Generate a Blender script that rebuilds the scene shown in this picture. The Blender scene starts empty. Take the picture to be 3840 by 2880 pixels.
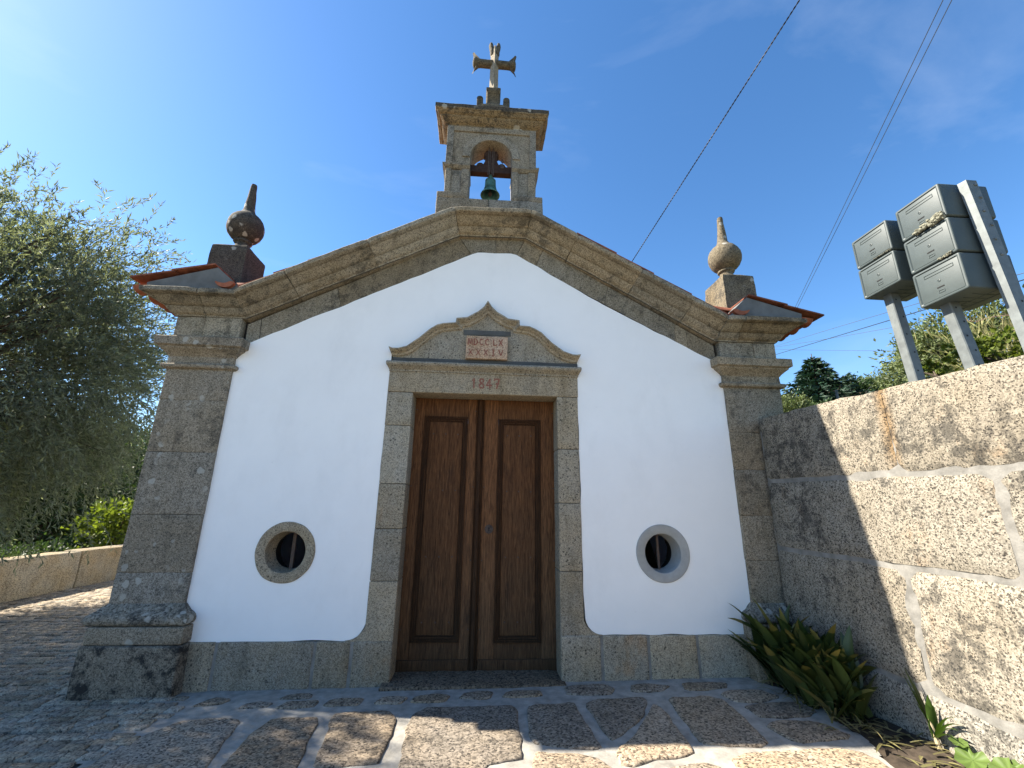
import bpy, bmesh, math, random
import numpy as np
from mathutils import Vector, Matrix, noise

# ------------------------------------------------------------------ camera
scene = bpy.context.scene
COL = scene.collection
R = math.radians
YAW, PITCH, ROLL = 0.067930513, 0.278432917, 0.014414162
CAM = Vector((-0.0307, -4.6112, 1.5000))
FPX, DX = 1606.44881, 1.73599            # focal length in photo pixels
_d = Vector((math.sin(YAW) * math.cos(PITCH), math.cos(YAW) * math.cos(PITCH), math.sin(PITCH)))
_r = Vector((math.cos(YAW), -math.sin(YAW), 0))
_u = _r.cross(_d)
CR = _r * math.cos(ROLL) + _u * math.sin(ROLL)
CU = -_r * math.sin(ROLL) + _u * math.cos(ROLL)
cd = bpy.data.cameras.new('camera')
cam = bpy.data.objects.new('camera', cd)
COL.objects.link(cam)
cd.sensor_width = 36
cd.lens = FPX / 3840 * 36
cd.clip_start = 0.05
cd.clip_end = 3000
cam.matrix_world = Matrix(((CR.x, CU.x, -_d.x, CAM.x), (CR.y, CU.y, -_d.y, CAM.y), (CR.z, CU.z, -_d.z, CAM.z), (0, 0, 0, 1)))
scene.camera = cam

# ------------------------------------------------------------------ light
SUN_DIR = Vector((-1.10, 0.238, 1.0)).normalized()        # towards the sun
SUN_EL = math.asin(SUN_DIR.z)
SUN_AZ = math.atan2(SUN_DIR.x, SUN_DIR.y)
sl = bpy.data.lights.new('sun', 'SUN')
sl.energy = 4.4
sl.angle = R(0.55)
sl.color = (1.0, 0.92, 0.79)
so = bpy.data.objects.new('sun', sl)
COL.objects.link(so)
so.rotation_euler = SUN_DIR.to_track_quat('Z', 'Y').to_euler()
so.location = (-20, 5, 20)

world = bpy.data.worlds.new('World')
scene.world = world
world.use_nodes = True
wn, wl = world.node_tree.nodes, world.node_tree.links
wn.clear()
wo = wn.new('ShaderNodeOutputWorld')
wb = wn.new('ShaderNodeBackground')
sky = wn.new('ShaderNodeTexSky')
sky.sky_type = 'NISHITA'
sky.sun_disc = False
sky.sun_elevation = SUN_EL
sky.sun_rotation = SUN_AZ
sky.altitude = 300
sky.air_density = 1.0
sky.dust_density = 0.35
sky.ozone_density = 3.0
wb.inputs['Strength'].default_value = 0.073
# thin cirrus: wisps along stretched noise
wtc = wn.new('ShaderNodeTexCoord')
wmp = wn.new('ShaderNodeMapping')
wmp.inputs['Rotation'].default_value = (0.2, 0.5, 0.6)
wmp.inputs['Scale'].default_value = (1.2, 3.4, 5.0)
wnz = wn.new('ShaderNodeTexNoise')
wnz.inputs['Scale'].default_value = 1.3
wnz.inputs['Detail'].default_value = 7
wnz.inputs['Roughness'].default_value = 0.55
wnz.inputs['Distortion'].default_value = 0.4
wrp = wn.new('ShaderNodeValToRGB')
wrp.color_ramp.elements[0].position = 0.55
wrp.color_ramp.elements[0].color = (0, 0, 0, 1)
wrp.color_ramp.elements[1].position = 0.85
wrp.color_ramp.elements[1].color = (0.12, 0.12, 0.12, 1)
wmx = wn.new('ShaderNodeMix')
wmx.data_type = 'RGBA'
wmx.inputs[7].default_value = (5.0, 5.4, 6.0, 1)
whs = wn.new('ShaderNodeHueSaturation')
whs.inputs['Saturation'].default_value = 1.2
wl.new(wtc.outputs['Generated'], wmp.inputs['Vector'])
wl.new(wmp.outputs['Vector'], wnz.inputs['Vector'])
wl.new(wnz.outputs['Fac'], wrp.inputs['Fac'])
wl.new(wrp.outputs['Color'], wmx.inputs[0])
wl.new(sky.outputs['Color'], whs.inputs['Color'])
wl.new(whs.outputs['Color'], wmx.inputs[6])
wl.new(wmx.outputs[2], wb.inputs['Color'])
wl.new(wb.outputs['Background'], wo.inputs['Surface'])

scene.view_settings.view_transform = 'Standard'
scene.view_settings.look = 'None'
scene.view_settings.exposure = 1.9
scene.view_settings.gamma = 1.0
scene.render.engine = 'CYCLES'
scene.cycles.max_bounces = 8
scene.cycles.diffuse_bounces = 4

# ------------------------------------------------------------------ helpers
rng = random.Random(7)
nrg = np.random.default_rng(11)


def ray(px, py):
    return (px * DX - 1920) / FPX * CR - (py * DX - 1440) / FPX * CU + _d


def at(px, py, dist):
    """world point seen at photo pixel (2212 wide) at a horizontal distance"""
    v = ray(px, py)
    return CAM + v * (dist / math.hypot(v.x, v.y))


def aty(px, py, y):
    v = ray(px, py)
    return CAM + v * ((y - CAM.y) / v.y)


def nz(p, s, o=0.0):
    return noise.noise(Vector((p[0] * s + o, p[1] * s - o, p[2] * s + 2 * o)))


def nvec(p, s, o=0.0):
    return Vector((nz(p, s, o), nz(p, s, o + 17.3), nz(p, s, o + 41.7)))


class MB:
    def __init__(self):
        self.v, self.f, self.m, self.t = [], [], [], []

    def face(self, idx, mat=0, tint=1.0):
        self.f.append(idx); self.m.append(mat); self.t.append(tint)

    def verts(self, pts):
        b = len(self.v)
        self.v.extend([tuple(p) for p in pts])
        return b

    def poly(self, pts, mat=0, tint=1.0):
        b = self.verts(pts)
        self.face(list(range(b, b + len(pts))), mat, tint)

    def loft(self, secs, closed=True, cap=True, mat=0, tint=1.0, jit=0.0, js=6.0, jo=0.0):
        """closed: each section is a closed loop"""
        n = len(secs[0])
        base = []
        for s in secs:
            pts = [Vector(p) for p in s]
            if jit:
                pts = [p + nvec(p, js, jo) * jit + nvec(p, js * 5, jo) * jit * .4 for p in pts]
            base.append(self.verts(pts))
        for a, b in zip(base[:-1], base[1:]):
            for i in range(n if closed else n - 1):
                j = (i + 1) % n
                mm = mat
                if isinstance(mat, dict): mm = mat.get(i, 0)
                elif mat == 'CAP': mm = 1 if base.index(a) >= 12 else 0
                self.face([a + i, a + j, b + j, b + i], mm, tint)
        if not isinstance(mat, int): mat = 1 if mat == 'CAP' else 0
        if cap and closed:
            self.face([base[0] + i for i in range(n)][::-1], mat, tint)
            self.face([base[-1] + i for i in range(n)], mat, tint)

    def box(self, x0, x1, y0, y1, z0, z1, r=0.008, jit=0.002, step=0.12, mat=0, tint=1.0, js=7.0, rot=None, big=0.0):
        """stone-like block: subdivided, rounded edges, slightly uneven"""
        def ax(a, b):
            L = b - a
            rr = min(r, L * .3)
            n = max(1, min(40, int(round((L - 2 * rr) / step))))
            pts = [a, a + rr * .35] + [a + rr + (L - 2 * rr) * k / n for k in range(n + 1)] + [b - rr * .35, b]
            return pts
        X, Y, Z = ax(x0, x1), ax(y0, y1), ax(z0, z1)
        lo = Vector((x0, y0, z0)); hi = Vector((x1, y1, z1))
        key = {}
        o = rng.random() * 50

        def vid(p):
            k = (round(p[0], 5), round(p[1], 5), round(p[2], 5))
            if k in key:
                return key[k]
            q = Vector([min(max(p[i], lo[i] + min(r, (hi[i] - lo[i]) * .3)), hi[i] - min(r, (hi[i] - lo[i]) * .3)) for i in range(3)])
            dlt = Vector(p) - q
            if dlt.length > 1e-9:
                rr = max(abs(dlt.x), abs(dlt.y), abs(dlt.z))
                w = q + dlt.normalized() * rr
            else:
                w = Vector(p)
            if jit:
                w = w + nvec(w, js, o) * jit
            if big:
                w = w + nvec(w, 2.2, o) * big
            if rot is not None:
                w = rot @ w
            self.v.append(tuple(w)); key[k] = len(self.v) - 1
            return key[k]
        def grid(A, B, fn, flip):
            for i in range(len(A) - 1):
                for j in range(len(B) - 1):
                    q = [vid(fn(A[i], B[j])), vid(fn(A[i + 1], B[j])), vid(fn(A[i + 1], B[j + 1])), vid(fn(A[i], B[j + 1]))]
                    self.face(q[::-1] if flip else q, mat, tint)
        grid(X, Y, lambda a, b: (a, b, z0), True); grid(X, Y, lambda a, b: (a, b, z1), False)
        grid(X, Z, lambda a, b: (a, y0, b), False); grid(X, Z, lambda a, b: (a, y1, b), True)
        grid(Y, Z, lambda a, b: (x0, a, b), True); grid(Y, Z, lambda a, b: (x1, a, b), False)

    def tube(self, pts, rad, n=8, mat=0, tint=1.0, cap=True):
        pts = [Vector(p) for p in pts]
        if not hasattr(rad, '__len__'):
            rad = [rad] * len(pts)
        secs = []
        up = Vector((0, 0, 1))
        prev = None
        for i, p in enumerate(pts):
            d = (pts[min(i + 1, len(pts) - 1)] - pts[max(i - 1, 0)]).normalized()
            if prev is None:
                a = d.cross(up)
                if a.length < 1e-3: a = d.cross(Vector((1, 0, 0)))
                a.normalize()
            else:
                a = (prev - d * prev.dot(d)).normalized()
            prev = a
            b = d.cross(a)
            secs.append([p + (a * math.cos(2 * math.pi * k / n) + b * math.sin(2 * math.pi * k / n)) * rad[i] for k in range(n)])
        self.loft(secs, True, cap, mat, tint)

    def lathe(self, prof, c, n=28, mat=0, tint=1.0, jit=0.0, axis=None):
        secs = []
        for (rr, h) in prof:
            s = []
            for k in range(n):
                a = 2 * math.pi * k / n
                p = Vector((rr * math.cos(a), rr * math.sin(a), h))
                if axis is not None:
                    p = axis @ p
                s.append(Vector(c) + p)
            secs.append(s)
        self.loft(secs, True, True, mat, tint, jit)

    def prism(self, outline, y0, y1, mat=0, tint=1.0, holes=(), front_only=False):
        """outline in XZ extruded in Y, holes are closed loops too"""
        bm = bmesh.new()
        edges = []
        loops = [outline] + list(holes)
        for lp in loops:
            vs = [bm.verts.new((p[0], y0, p[1])) for p in lp]
            for i in range(len(vs)):
                edges.append(bm.edges.new((vs[i], vs[(i + 1) % len(vs)])))
        bmesh.ops.triangle_fill(bm, edges=edges, use_beauty=True, use_dissolve=False, normal=(0, -1, 0))
        bm.verts.index_update()
        b = self.verts([v.co for v in bm.verts])
        fs = [[v.index for v in f.verts] for f in bm.faces]
        nv = len(bm.verts)
        for f in fs:
            self.face([b + i for i in f], mat, tint)
        if not front_only:
            b2 = self.verts([(v.co.x, y1, v.co.z) for v in bm.verts])
            for f in fs:
                self.face([b2 + i for i in f][::-1], mat, tint)
            s = 0
            for lp in loops:
                n = len(lp)
                for i in range(n):
                    j = (i + 1) % n
                    self.face([b + s + i, b + s + j, b2 + s + j, b2 + s + i], mat, tint)
                s += n
        bm.free()

    def build(self, name, mats, parent=None, sharp=38, recalc=True):
        off = parent_loc(parent)
        me = bpy.data.meshes.new(name)
        me.from_pydata([(x - off[0], y - off[1], z - off[2]) for x, y, z in self.v], [], self.f)
        if not isinstance(mats, (list, tuple)): mats = [mats]
        for m in mats: me.materials.append(m)
        me.polygons.foreach_set('material_index', self.m)
        at_ = me.attributes.new('tint', 'FLOAT', 'FACE')
        at_.data.foreach_set('value', self.t)
        if recalc:
            bm = bmesh.new(); bm.from_mesh(me)
            bmesh.ops.recalc_face_normals(bm, faces=bm.faces[:])
            bm.to_mesh(me); bm.free()
        me.polygons.foreach_set('use_smooth', [True] * len(me.polygons))
        me.set_sharp_from_angle(angle=R(sharp))
        me.update()
        o = bpy.data.objects.new(name, me)
        COL.objects.link(o)
        if parent is not None: o.parent = parent
        return o


def parent_loc(p):
    v = Vector((0, 0, 0))
    while p is not None:
        v += p.location
        p = p.parent
    return v


def tag(o, label=None, cat=None, group=None, kind=None):
    if label: o['label'] = label
    if cat: o['category'] = cat
    if group: o['group'] = group
    if kind: o['kind'] = kind
    return o


def empty(name, loc, label, cat, group=None):
    o = bpy.data.objects.new(name, None)
    o.empty_display_size = 0.2
    COL.objects.link(o)
    o.location = loc
    return tag(o, label, cat, group)


def raw_mesh(name, verts, faces, mats, parent=None, tint=None, smooth=False, midx=None):
    """numpy mesh of quads (faces Nx4) or tris (Nx3)"""
    off = parent_loc(parent)
    verts = np.asarray(verts, dtype=np.float64) - np.array(off[:])
    faces = np.asarray(faces, dtype=np.int32)
    k = faces.shape[1]
    me = bpy.data.meshes.new(name)
    me.vertices.add(len(verts)); me.vertices.foreach_set('co', verts.astype(np.float32).ravel())
    me.loops.add(faces.size); me.loops.foreach_set('vertex_index', faces.ravel())
    me.polygons.add(len(faces))
    me.polygons.foreach_set('loop_start', np.arange(0, faces.size, k, dtype=np.int32))
    me.polygons.foreach_set('loop_total', np.full(len(faces), k, dtype=np.int32))
    if not isinstance(mats, (list, tuple)): mats = [mats]
    for m in mats: me.materials.append(m)
    if midx is not None: me.polygons.foreach_set('material_index', np.asarray(midx, dtype=np.int32))
    me.update(calc_edges=True)
    a = me.attributes.new('tint', 'FLOAT', 'FACE')
    a.data.foreach_set('value', np.ones(len(faces), dtype=np.float32) if tint is None else np.asarray(tint, dtype=np.float32))
    me.polygons.foreach_set('use_smooth', [smooth] * len(faces))
    me.validate()
    o = bpy.data.objects.new(name, me)
    COL.objects.link(o)
    if parent is not None: o.parent = parent
    return o


# ------------------------------------------------------------------ materials
class NT:
    def __init__(self, name):
        self.mat = bpy.data.materials.new(name)
        self.mat.use_nodes = True
        self.n, self.l = self.mat.node_tree.nodes, self.mat.node_tree.links
        self.n.clear()
        self.out = self.n.new('ShaderNodeOutputMaterial')
        self.bs = self.n.new('ShaderNodeBsdfPrincipled')
        self.l.new(self.bs.outputs[0], self.out.inputs['Surface'])
        self.tc = self.n.new('ShaderNodeTexCoord').outputs['Object']

    def set(self, sock, val):
        if isinstance(val, bpy.types.NodeSocket): self.l.new(val, sock)
        elif val is not None: sock.default_value = val

    def mapping(self, scale=(1, 1, 1), rot=(0, 0, 0), loc=(0, 0, 0), vec=None):
        m = self.n.new('ShaderNodeMapping')
        self.l.new(vec or self.tc, m.inputs['Vector'])
        m.inputs['Scale'].default_value = scale; m.inputs['Rotation'].default_value = rot; m.inputs['Location'].default_value = loc
        return m.outputs[0]

    def noise(self, scale, detail=3, rough=.55, vec=None, dist=0.0, color=False):
        t = self.n.new('ShaderNodeTexNoise')
        self.l.new(vec or self.tc, t.inputs['Vector'])
        t.inputs['Scale'].default_value = scale; t.inputs['Detail'].default_value = detail
        t.inputs['Roughness'].default_value = rough; t.inputs['Distortion'].default_value = dist
        return t.outputs['Color' if color else 'Fac']

    def voro(self, scale, feat='F1', out='Distance', vec=None, rnd=1.0):
        t = self.n.new('ShaderNodeTexVoronoi')
        t.feature = feat
        self.l.new(vec or self.tc, t.inputs['Vector'])
        t.inputs['Scale'].default_value = scale
        t.inputs['Randomness'].default_value = rnd
        return t.outputs[out]

    def wave(self, scale, dist, vec=None, axis='X'):
        t = self.n.new('ShaderNodeTexWave')
        t.bands_direction = axis
        self.l.new(vec or self.tc, t.inputs['Vector'])
        t.inputs['Scale'].default_value = scale; t.inputs['Distortion'].default_value = dist
        t.inputs['Detail'].default_value = 3; t.inputs['Detail Scale'].default_value = 1.5
        return t.outputs['Fac']

    def ramp(self, fac, stops, interp='LINEAR'):
        r = self.n.new('ShaderNodeValToRGB')
        cr = r.color_ramp
        cr.interpolation = interp
        while len(cr.elements) < len(stops): cr.elements.new(0.5)
        for e, (p, c) in zip(cr.elements, stops):
            e.position = p
            e.color = (c, c, c, 1) if not hasattr(c, '__len__') else (*c[:3], 1)
        self.set(r.inputs['Fac'], fac)
        return r.outputs['Color']

    def mix(self, fac, a, b, mode='MIX'):
        m = self.n.new('ShaderNodeMix')
        m.data_type = 'RGBA'; m.blend_type = mode
        self.set(m.inputs[0], fac)
        for s, v in ((m.inputs[6], a), (m.inputs[7], b)):
            if hasattr(v, '__len__') and not isinstance(v, bpy.types.NodeSocket): v = (*v[:3], 1)
            self.set(s, v)
        return m.outputs[2]

    def math(self, op, a, b=None, clamp=False):
        m = self.n.new('ShaderNodeMath'); m.operation = op; m.use_clamp = clamp
        self.set(m.inputs[0], a)
        if b is not None: self.set(m.inputs[1], b)
        return m.outputs[0]

    def tint(self):
        a = self.n.new('ShaderNodeAttribute'); a.attribute_name = 'tint'
        return a.outputs['Fac']

    def mul(self, col, fac):
        m = self.n.new('ShaderNodeVectorMath'); m.operation = 'SCALE'
        self.set(m.inputs[0], col); self.set(m.inputs['Scale'], fac)
        return m.outputs[0]

    def bump(self, h, strength=.3, dist=.01, prev=None):
        b = self.n.new('ShaderNodeBump')
        b.inputs['Strength'].default_value = strength; b.inputs['Distance'].default_value = dist
        self.set(b.inputs['Height'], h)
        if prev: self.l.new(prev, b.inputs['Normal'])
        return b.outputs[0]

    def finish(self, col, rough=.9, normal=None, spec=.25, metal=0.0):
        self.set(self.bs.inputs['Base Color'], (*col[:3], 1) if (hasattr(col, '__len__') and not isinstance(col, bpy.types.NodeSocket)) else col)
        self.set(self.bs.inputs['Roughness'], rough)
        self.set(self.bs.inputs['Specular IOR Level'], spec)
        self.set(self.bs.inputs['Metallic'], metal)
        if normal: self.l.new(normal, self.bs.inputs['Normal'])
        return self.mat


def granite(name, light=(.42, .37, .28), mid=(.25, .215, .16), dark=(.06, .052, .045), grain=70, black=0.0, pale=0.0,
            warm=.5, blotch=2.2, orange=0.0, contrast=1.0, bump=.35, green=.25, pits=.5, crack=None):
    t = NT(name)
    cell = t.voro(grain, out='Color')
    sep = t.n.new('ShaderNodeSeparateColor'); t.l.new(cell, sep.inputs[0])
    spk = t.noise(grain * 1.4, 3, .7)
    g = t.math('ADD', t.math('MULTIPLY', sep.outputs[0], .55), t.math('MULTIPLY', spk, .55))
    lo, hi = .5 - .27 / contrast, .5 + .27 / contrast
    col = t.ramp(g, [(lo, dark), ((lo * 2 + hi) / 3, mid), ((lo + 2 * hi) / 3, [(a + b) / 2 for a, b in zip(light, mid)]), (hi, light)])
    # large soft tone changes: grey against warm ochre
    big = t.noise(blotch, 5, .6)
    col = t.mix(t.ramp(big, [(.35, 0), (.7, warm)]), col, t.mix(1.0, col, (1.12, .93, .64), 'MULTIPLY'))
    b2 = t.noise(blotch * 2.3, 6, .65, vec=t.mapping(loc=(3.1, 7.7, 1.3)))
    col = t.mix(t.ramp(b2, [(.45, 0), (.75, green)]), col, t.mix(1.0, col, (.60, .60, .53), 'MULTIPLY'))
    # each stone its own tone: some ochre, some grey
    hue = t.math('FRACT', t.math('MULTIPLY', t.tint(), 53.7))
    col = t.mix(t.math('MULTIPLY', hue, .55), col, t.mix(1.0, col, (1.10, .93, .70), 'MULTIPLY'))
    if pits:
        hue2 = t.math('FRACT', t.math('MULTIPLY', t.tint(), 91.3))
        pn = t.noise(3.3, 3, .6, vec=t.mapping(loc=(5.5, 8.1, 2.7)))
        pd = t.voro(24, vec=t.mapping(loc=(1.1, 2.3, 4.2)))
        pm = t.math('MULTIPLY', t.ramp(pd, [(.16, 1), (.27, 0)]), t.ramp(t.math('ADD', pn, t.math('MULTIPLY', hue2, .22)), [(.52, 0), (.66, pits)]))
        col = t.mix(pm, col, (.05, .045, .038))
        mt = t.noise(48, 5, .75, vec=t.mapping(loc=(7.5, 1.1, 6.6)))
        col = t.mix(t.ramp(mt, [(.50, 0), (.66, .5)]), col, t.mix(1.0, col, (.45, .43, .40), 'MULTIPLY'))
        sk = t.noise(5, 6, .7, vec=t.mapping(loc=(2.5, 6.1, 1.6), scale=(1.6, 1.6, .35)))
        col = t.mix(t.ramp(sk, [(.50, 0), (.68, .45)]), col, t.mix(1.0, col, (.42, .40, .37), 'MULTIPLY'))
    if crack is not None:
        sx = t.n.new('ShaderNodeSeparateXYZ'); t.l.new(t.tc, sx.inputs[0])
        dy = t.math('ABSOLUTE', t.math('ADD', t.math('ADD', sx.outputs['Y'], -crack[0]), t.math('MULTIPLY', t.noise(5, 4, .6), .10)))
        cm = t.math('MULTIPLY', t.ramp(dy, [(.0, .8), (.075, 0)]), t.ramp(t.math('ADD', t.math('MULTIPLY', sx.outputs['Z'], .4), t.math('MULTIPLY', t.noise(8, 4, .6), .1)), [(crack[1] * .4, 0), (crack[1] * .4 + .1, 1)]))
        col = t.mix(cm, col, t.mix(1.0, col, (.85, .58, .30), 'MULTIPLY'))
    if orange:
        o = t.noise(1.7, 6, .7, vec=t.mapping(loc=(9.1, 2.2, 5.3), scale=(1.6, 1.6, .8)))
        col = t.mix(t.ramp(o, [(.60, 0), (.74, orange)]), col, t.mix(1.0, col, (1.05, .62, .30), 'MULTIPLY'))
    if black:
        k = t.noise(9, 8, .74, vec=t.mapping(loc=(1.7, 4.4, 8.8)))
        k2 = t.noise(1.6, 3, .5, vec=t.mapping(loc=(6.7, 1.4, 2.8)))
        kk = t.math('ADD', t.math('MULTIPLY', k, .72), t.math('MULTIPLY', k2, .36))
        col = t.mix(t.ramp(kk, [(.60 - .07 * black, 0), (.66 - .04 * black, min(1, black))]), col, (.028, .027, .025))
    if pale:
        wv = t.n.new('ShaderNodeVectorMath'); wv.operation = 'ADD'
        t.l.new(t.tc, wv.inputs[0])
        t.l.new(t.mul(t.noise(14, 4, .6, color=True), .06), wv.inputs[1])
        d = t.voro(8.5, vec=wv.outputs[0])
        dm = t.noise(2.4, 3, .5, vec=t.mapping(loc=(2.2, 9.4, 3.8)))
        m = t.math('MULTIPLY', t.ramp(d, [(.24, 1), (.30, 0)]), t.ramp(dm, [(.56 - .1 * pale, 0), (.62 - .1 * pale, .75)]))
        col = t.mix(m, col, t.mix(spk, (.30, .29, .25), (.48, .46, .40)))
    col = t.mul(col, t.tint())
    nrm = t.bump(g, bump, .006)
    nrm = t.bump(t.noise(18, 5, .65), bump * .8, .012, nrm)
    return t.finish(col, .92, nrm, .2)


def plain(name, col, rough=.8, var=.15, scale=12, bump=.1, spec=.25, metal=0.0, col2=None):
    t = NT(name)
    n = t.noise(scale, 5, .6)
    c = t.mix(t.ramp(n, [(.3, 0), (.7, 1)]), [x * (1 - var) for x in col], [x * (1 + var) for x in (col2 or col)])
    c = t.mul(c, t.tint())
    return t.finish(c, rough, t.bump(t.noise(scale * 5, 4, .6), bump, .004), spec, metal)


def leafmat(name, c1, c2, trans=.35, rough=.55, spec=.3):
    t = NT(name)
    col = t.mix(t.ramp(t.noise(1.1, 3, .6), [(.35, 0), (.65, 1)]), c1, c2)
    col = t.mul(col, t.tint())
    t.finish(col, rough, None, spec)
    tr = t.n.new('ShaderNodeBsdfTranslucent')
    t.set(tr.inputs['Color'], t.mix(1.0, col, (1.2, 1.2, .65), 'MULTIPLY'))
    mx = t.n.new('ShaderNodeMixShader')
    mx.inputs[0].default_value = trans
    t.l.new(t.bs.outputs[0], mx.inputs[1]); t.l.new(tr.outputs[0], mx.inputs[2])
    t.l.new(mx.outputs[0], t.out.inputs['Surface'])
    return t.mat


M_TRIM = granite('granite_trim', (.375, .34, .27), (.225, .203, .16), (.075, .068, .055), 140, black=.55, warm=.25, green=.4)
M_JAMB = granite('granite_jamb', (.40, .37, .305), (.255, .234, .192), (.095, .087, .073), 150, black=.15, warm=.4, orange=.5, green=.35, blotch=3.0, pits=.8)
M_PIL = granite('granite_pilaster', (.33, .305, .26), (.195, .18, .152), (.07, .065, .056), 135, black=.5, pale=.85, warm=.25, green=.3)
M_PILR = granite('granite_pilaster_warm', (.345, .31, .25), (.21, .188, .15), (.07, .063, .052), 135, black=.55, pale=.0, warm=.45, green=.35)
M_FOOT = granite('granite_foot', (.33, .305, .26), (.19, .175, .148), (.06, .056, .05), 120, black=.95, pale=.6, warm=.2, green=.3)
M_BEL = granite('granite_belfry', (.34, .315, .265), (.21, .195, .165), (.08, .073, .063), 135, black=.55, pale=.0, warm=.35, green=.5)
M_CAP = granite('granite_weathered_cap', (.28, .23, .155), (.15, .124, .085), (.04, .035, .028), 110, black=.85, pale=.1, warm=.55, green=.4)
M_DARKST = granite('granite_black_lichen', (.10, .094, .084), (.055, .052, .047), (.022, .021, .02), 110, black=.6, pale=.4, warm=.3)
M_FINR = granite('granite_finial', (.20, .185, .145), (.12, .11, .088), (.035, .033, .028), 110, black=.6, pale=.4, warm=.5)
M_WALL = granite('granite_wall', (.315, .295, .255), (.195, .182, .155), (.030, .028, .026), 120, black=.7, pale=.0, warm=.2, blotch=1.3, orange=.5, contrast=1.25, bump=.45, pits=.9, crack=(-1.44, 1.85))
M_PARA = granite('granite_parapet', (.40, .355, .27), (.26, .228, .17), (.08, .07, .055), 90, black=.15, warm=.8, bump=.6)
M_FLAG = granite('granite_flag', (.38, .33, .27), (.20, .172, .142), (.04, .036, .033), 75, black=.4, warm=.35, contrast=1.1, bump=.4)
M_SETT = granite('granite_sett', (.43, .385, .32), (.26, .232, .193), (.06, .055, .048), 90, black=.3, warm=.4, bump=.6)
M_MORTAR = plain('mortar', (.29, .273, .24), .97, .28, 11, .7)
M_CEMENT = plain('cement_render', (.135, .138, .134), .9, .25, 6, .15)
M_CEMRIM = plain('cement_rim', (.34, .34, .325), .85, .10, 14, .12)
M_WMORTAR = plain('wall_mortar', (.165, .158, .143), .97, .35, 9, .8)
M_JOINTDIRT_SHADE = plain('joint_dirt_groove_shade', (.10, .09, .075), .95, .3, 9, .3)  # dirt in joints; on the cornice it also deepens the groove shade
M_TERRA = plain('terracotta', (.20, .062, .034), .85, .4, 7, .25, col2=(.26, .09, .048))
M_DARKIN = plain('interior_dark', (.03, .027, .025), .95)  # darkness of the closed room put into its wall colour
M_IRON = plain('rusty_iron', (.075, .055, .045), .7, .4, 40, .2)
M_HEAD = plain('bell_timber', (.040, .022, .015), .75, .35, 25, .3)
M_STEEL = plain('galvanised_steel', (.135, .15, .15), .55, .22, 16, .05, .4, .3)
M_BOX = plain('grey_plastic', (.052, .067, .067), .5, .10, 10, .06, .4)
M_SLOT = plain('slot_dark', (.02, .02, .02), .9)
M_CABLE = plain('cable_black', (.015, .015, .017), .6)
M_CABLE2 = plain('cable_grey', (.06, .065, .075), .6)
M_LICHEN = plain('lichen', (.20, .195, .145), .95, .3, 60, .5)
M_SOIL = plain('soil', (.055, .042, .03), .98, .5, 14, .6)
M_BARK = plain('bark', (.10, .08, .06), .95, .4, 14, .6)
M_STALK = plain('dry_stalk', (.45, .36, .22), .9, .3, 30, .3)


def plaster():
    t = NT('white_plaster')
    n = t.noise(3, 5, .6)
    c = t.mix(t.ramp(n, [(.3, 0), (.75, 1)]), (.86, .86, .85), (.89, .89, .88))
    sp = t.noise(22, 3, .6, vec=t.mapping(loc=(4, 2, 7)))
    c = t.mix(t.ramp(sp, [(.72, 0), (.80, .25)]), c, (.55, .54, .52))
    s2 = t.noise(1.3, 6, .7, vec=t.mapping(loc=(8, 1, 3), scale=(1.4, 1, .7)))
    c = t.mix(t.ramp(s2, [(.52, 0), (.75, .30)]), c, (.70, .70, .69))
    c = t.mul(c, t.tint())
    nb = t.bump(t.noise(160, 3, .7), .22, .004)
    nb = t.bump(t.noise(5, 4, .55), .25, .02, nb)
    return t.finish(c, .9, nb, .2)


M_PLASTER = plaster()


def wood():
    t = NT('old_oak')
    g = t.noise(14, 7, .68, vec=t.mapping(scale=(5.5, 5.5, .35)), dist=1.1)
    fine = t.noise(60, 4, .7, vec=t.mapping(scale=(3.5, 3.5, .10)))
    gg = t.math('ADD', t.math('MULTIPLY', g, .65), t.math('MULTIPLY', fine, .35))
    col = t.ramp(gg, [(.34, (.018, .010, .006)), (.48, (.084, .036, .015)), (.60, (.155, .069, .028)), (.74, (.245, .115, .047))])
    # greyed by rain low down, still red-brown under the lintel
    sep = t.n.new('ShaderNodeSeparateXYZ'); t.l.new(t.tc, sep.inputs[0])
    hz = t.math('ADD', sep.outputs['Z'], t.math('MULTIPLY', t.noise(2.6, 5, .65), 1.9))
    grey = t.ramp(t.math('MULTIPLY', hz, .28), [(.22, .82), (.82, 0)])
    col = t.mix(grey, col, t.ramp(gg, [(.34, (.018, .013, .008)), (.52, (.068, .045, .026)), (.74, (.14, .095, .055))]))
    st = t.noise(3.2, 6, .7, vec=t.mapping(loc=(5, 1, 9), scale=(1.5, 1, .6)))
    col = t.mix(t.ramp(st, [(.55, 0), (.72, .55)]), col, (.016, .012, .010))
    col = t.mul(col, t.tint())
    return t.finish(col, .7, t.bump(gg, .4, .004), .12)


M_WOOD = wood()


def bronze():
    t = NT('verdigris_bronze')
    n = t.noise(10, 6, .65)
    c = t.ramp(n, [(.3, (.025, .055, .046)), (.5, (.07, .17, .14)), (.68, (.17, .33, .27))])
    return t.finish(c, .6, t.bump(n, .2, .004), .4, .35)


M_BRONZE = bronze()


def paint_red():
    t = NT('faded_red_paint')
    n = t.noise(70, 4, .7)
    c = t.mix(t.ramp(n, [(.40, 0), (.62, .85)]), (.22, .06, .042), (.30, .19, .14))
    return t.finish(c, .95, None, .1)


M_RED = paint_red()

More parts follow.
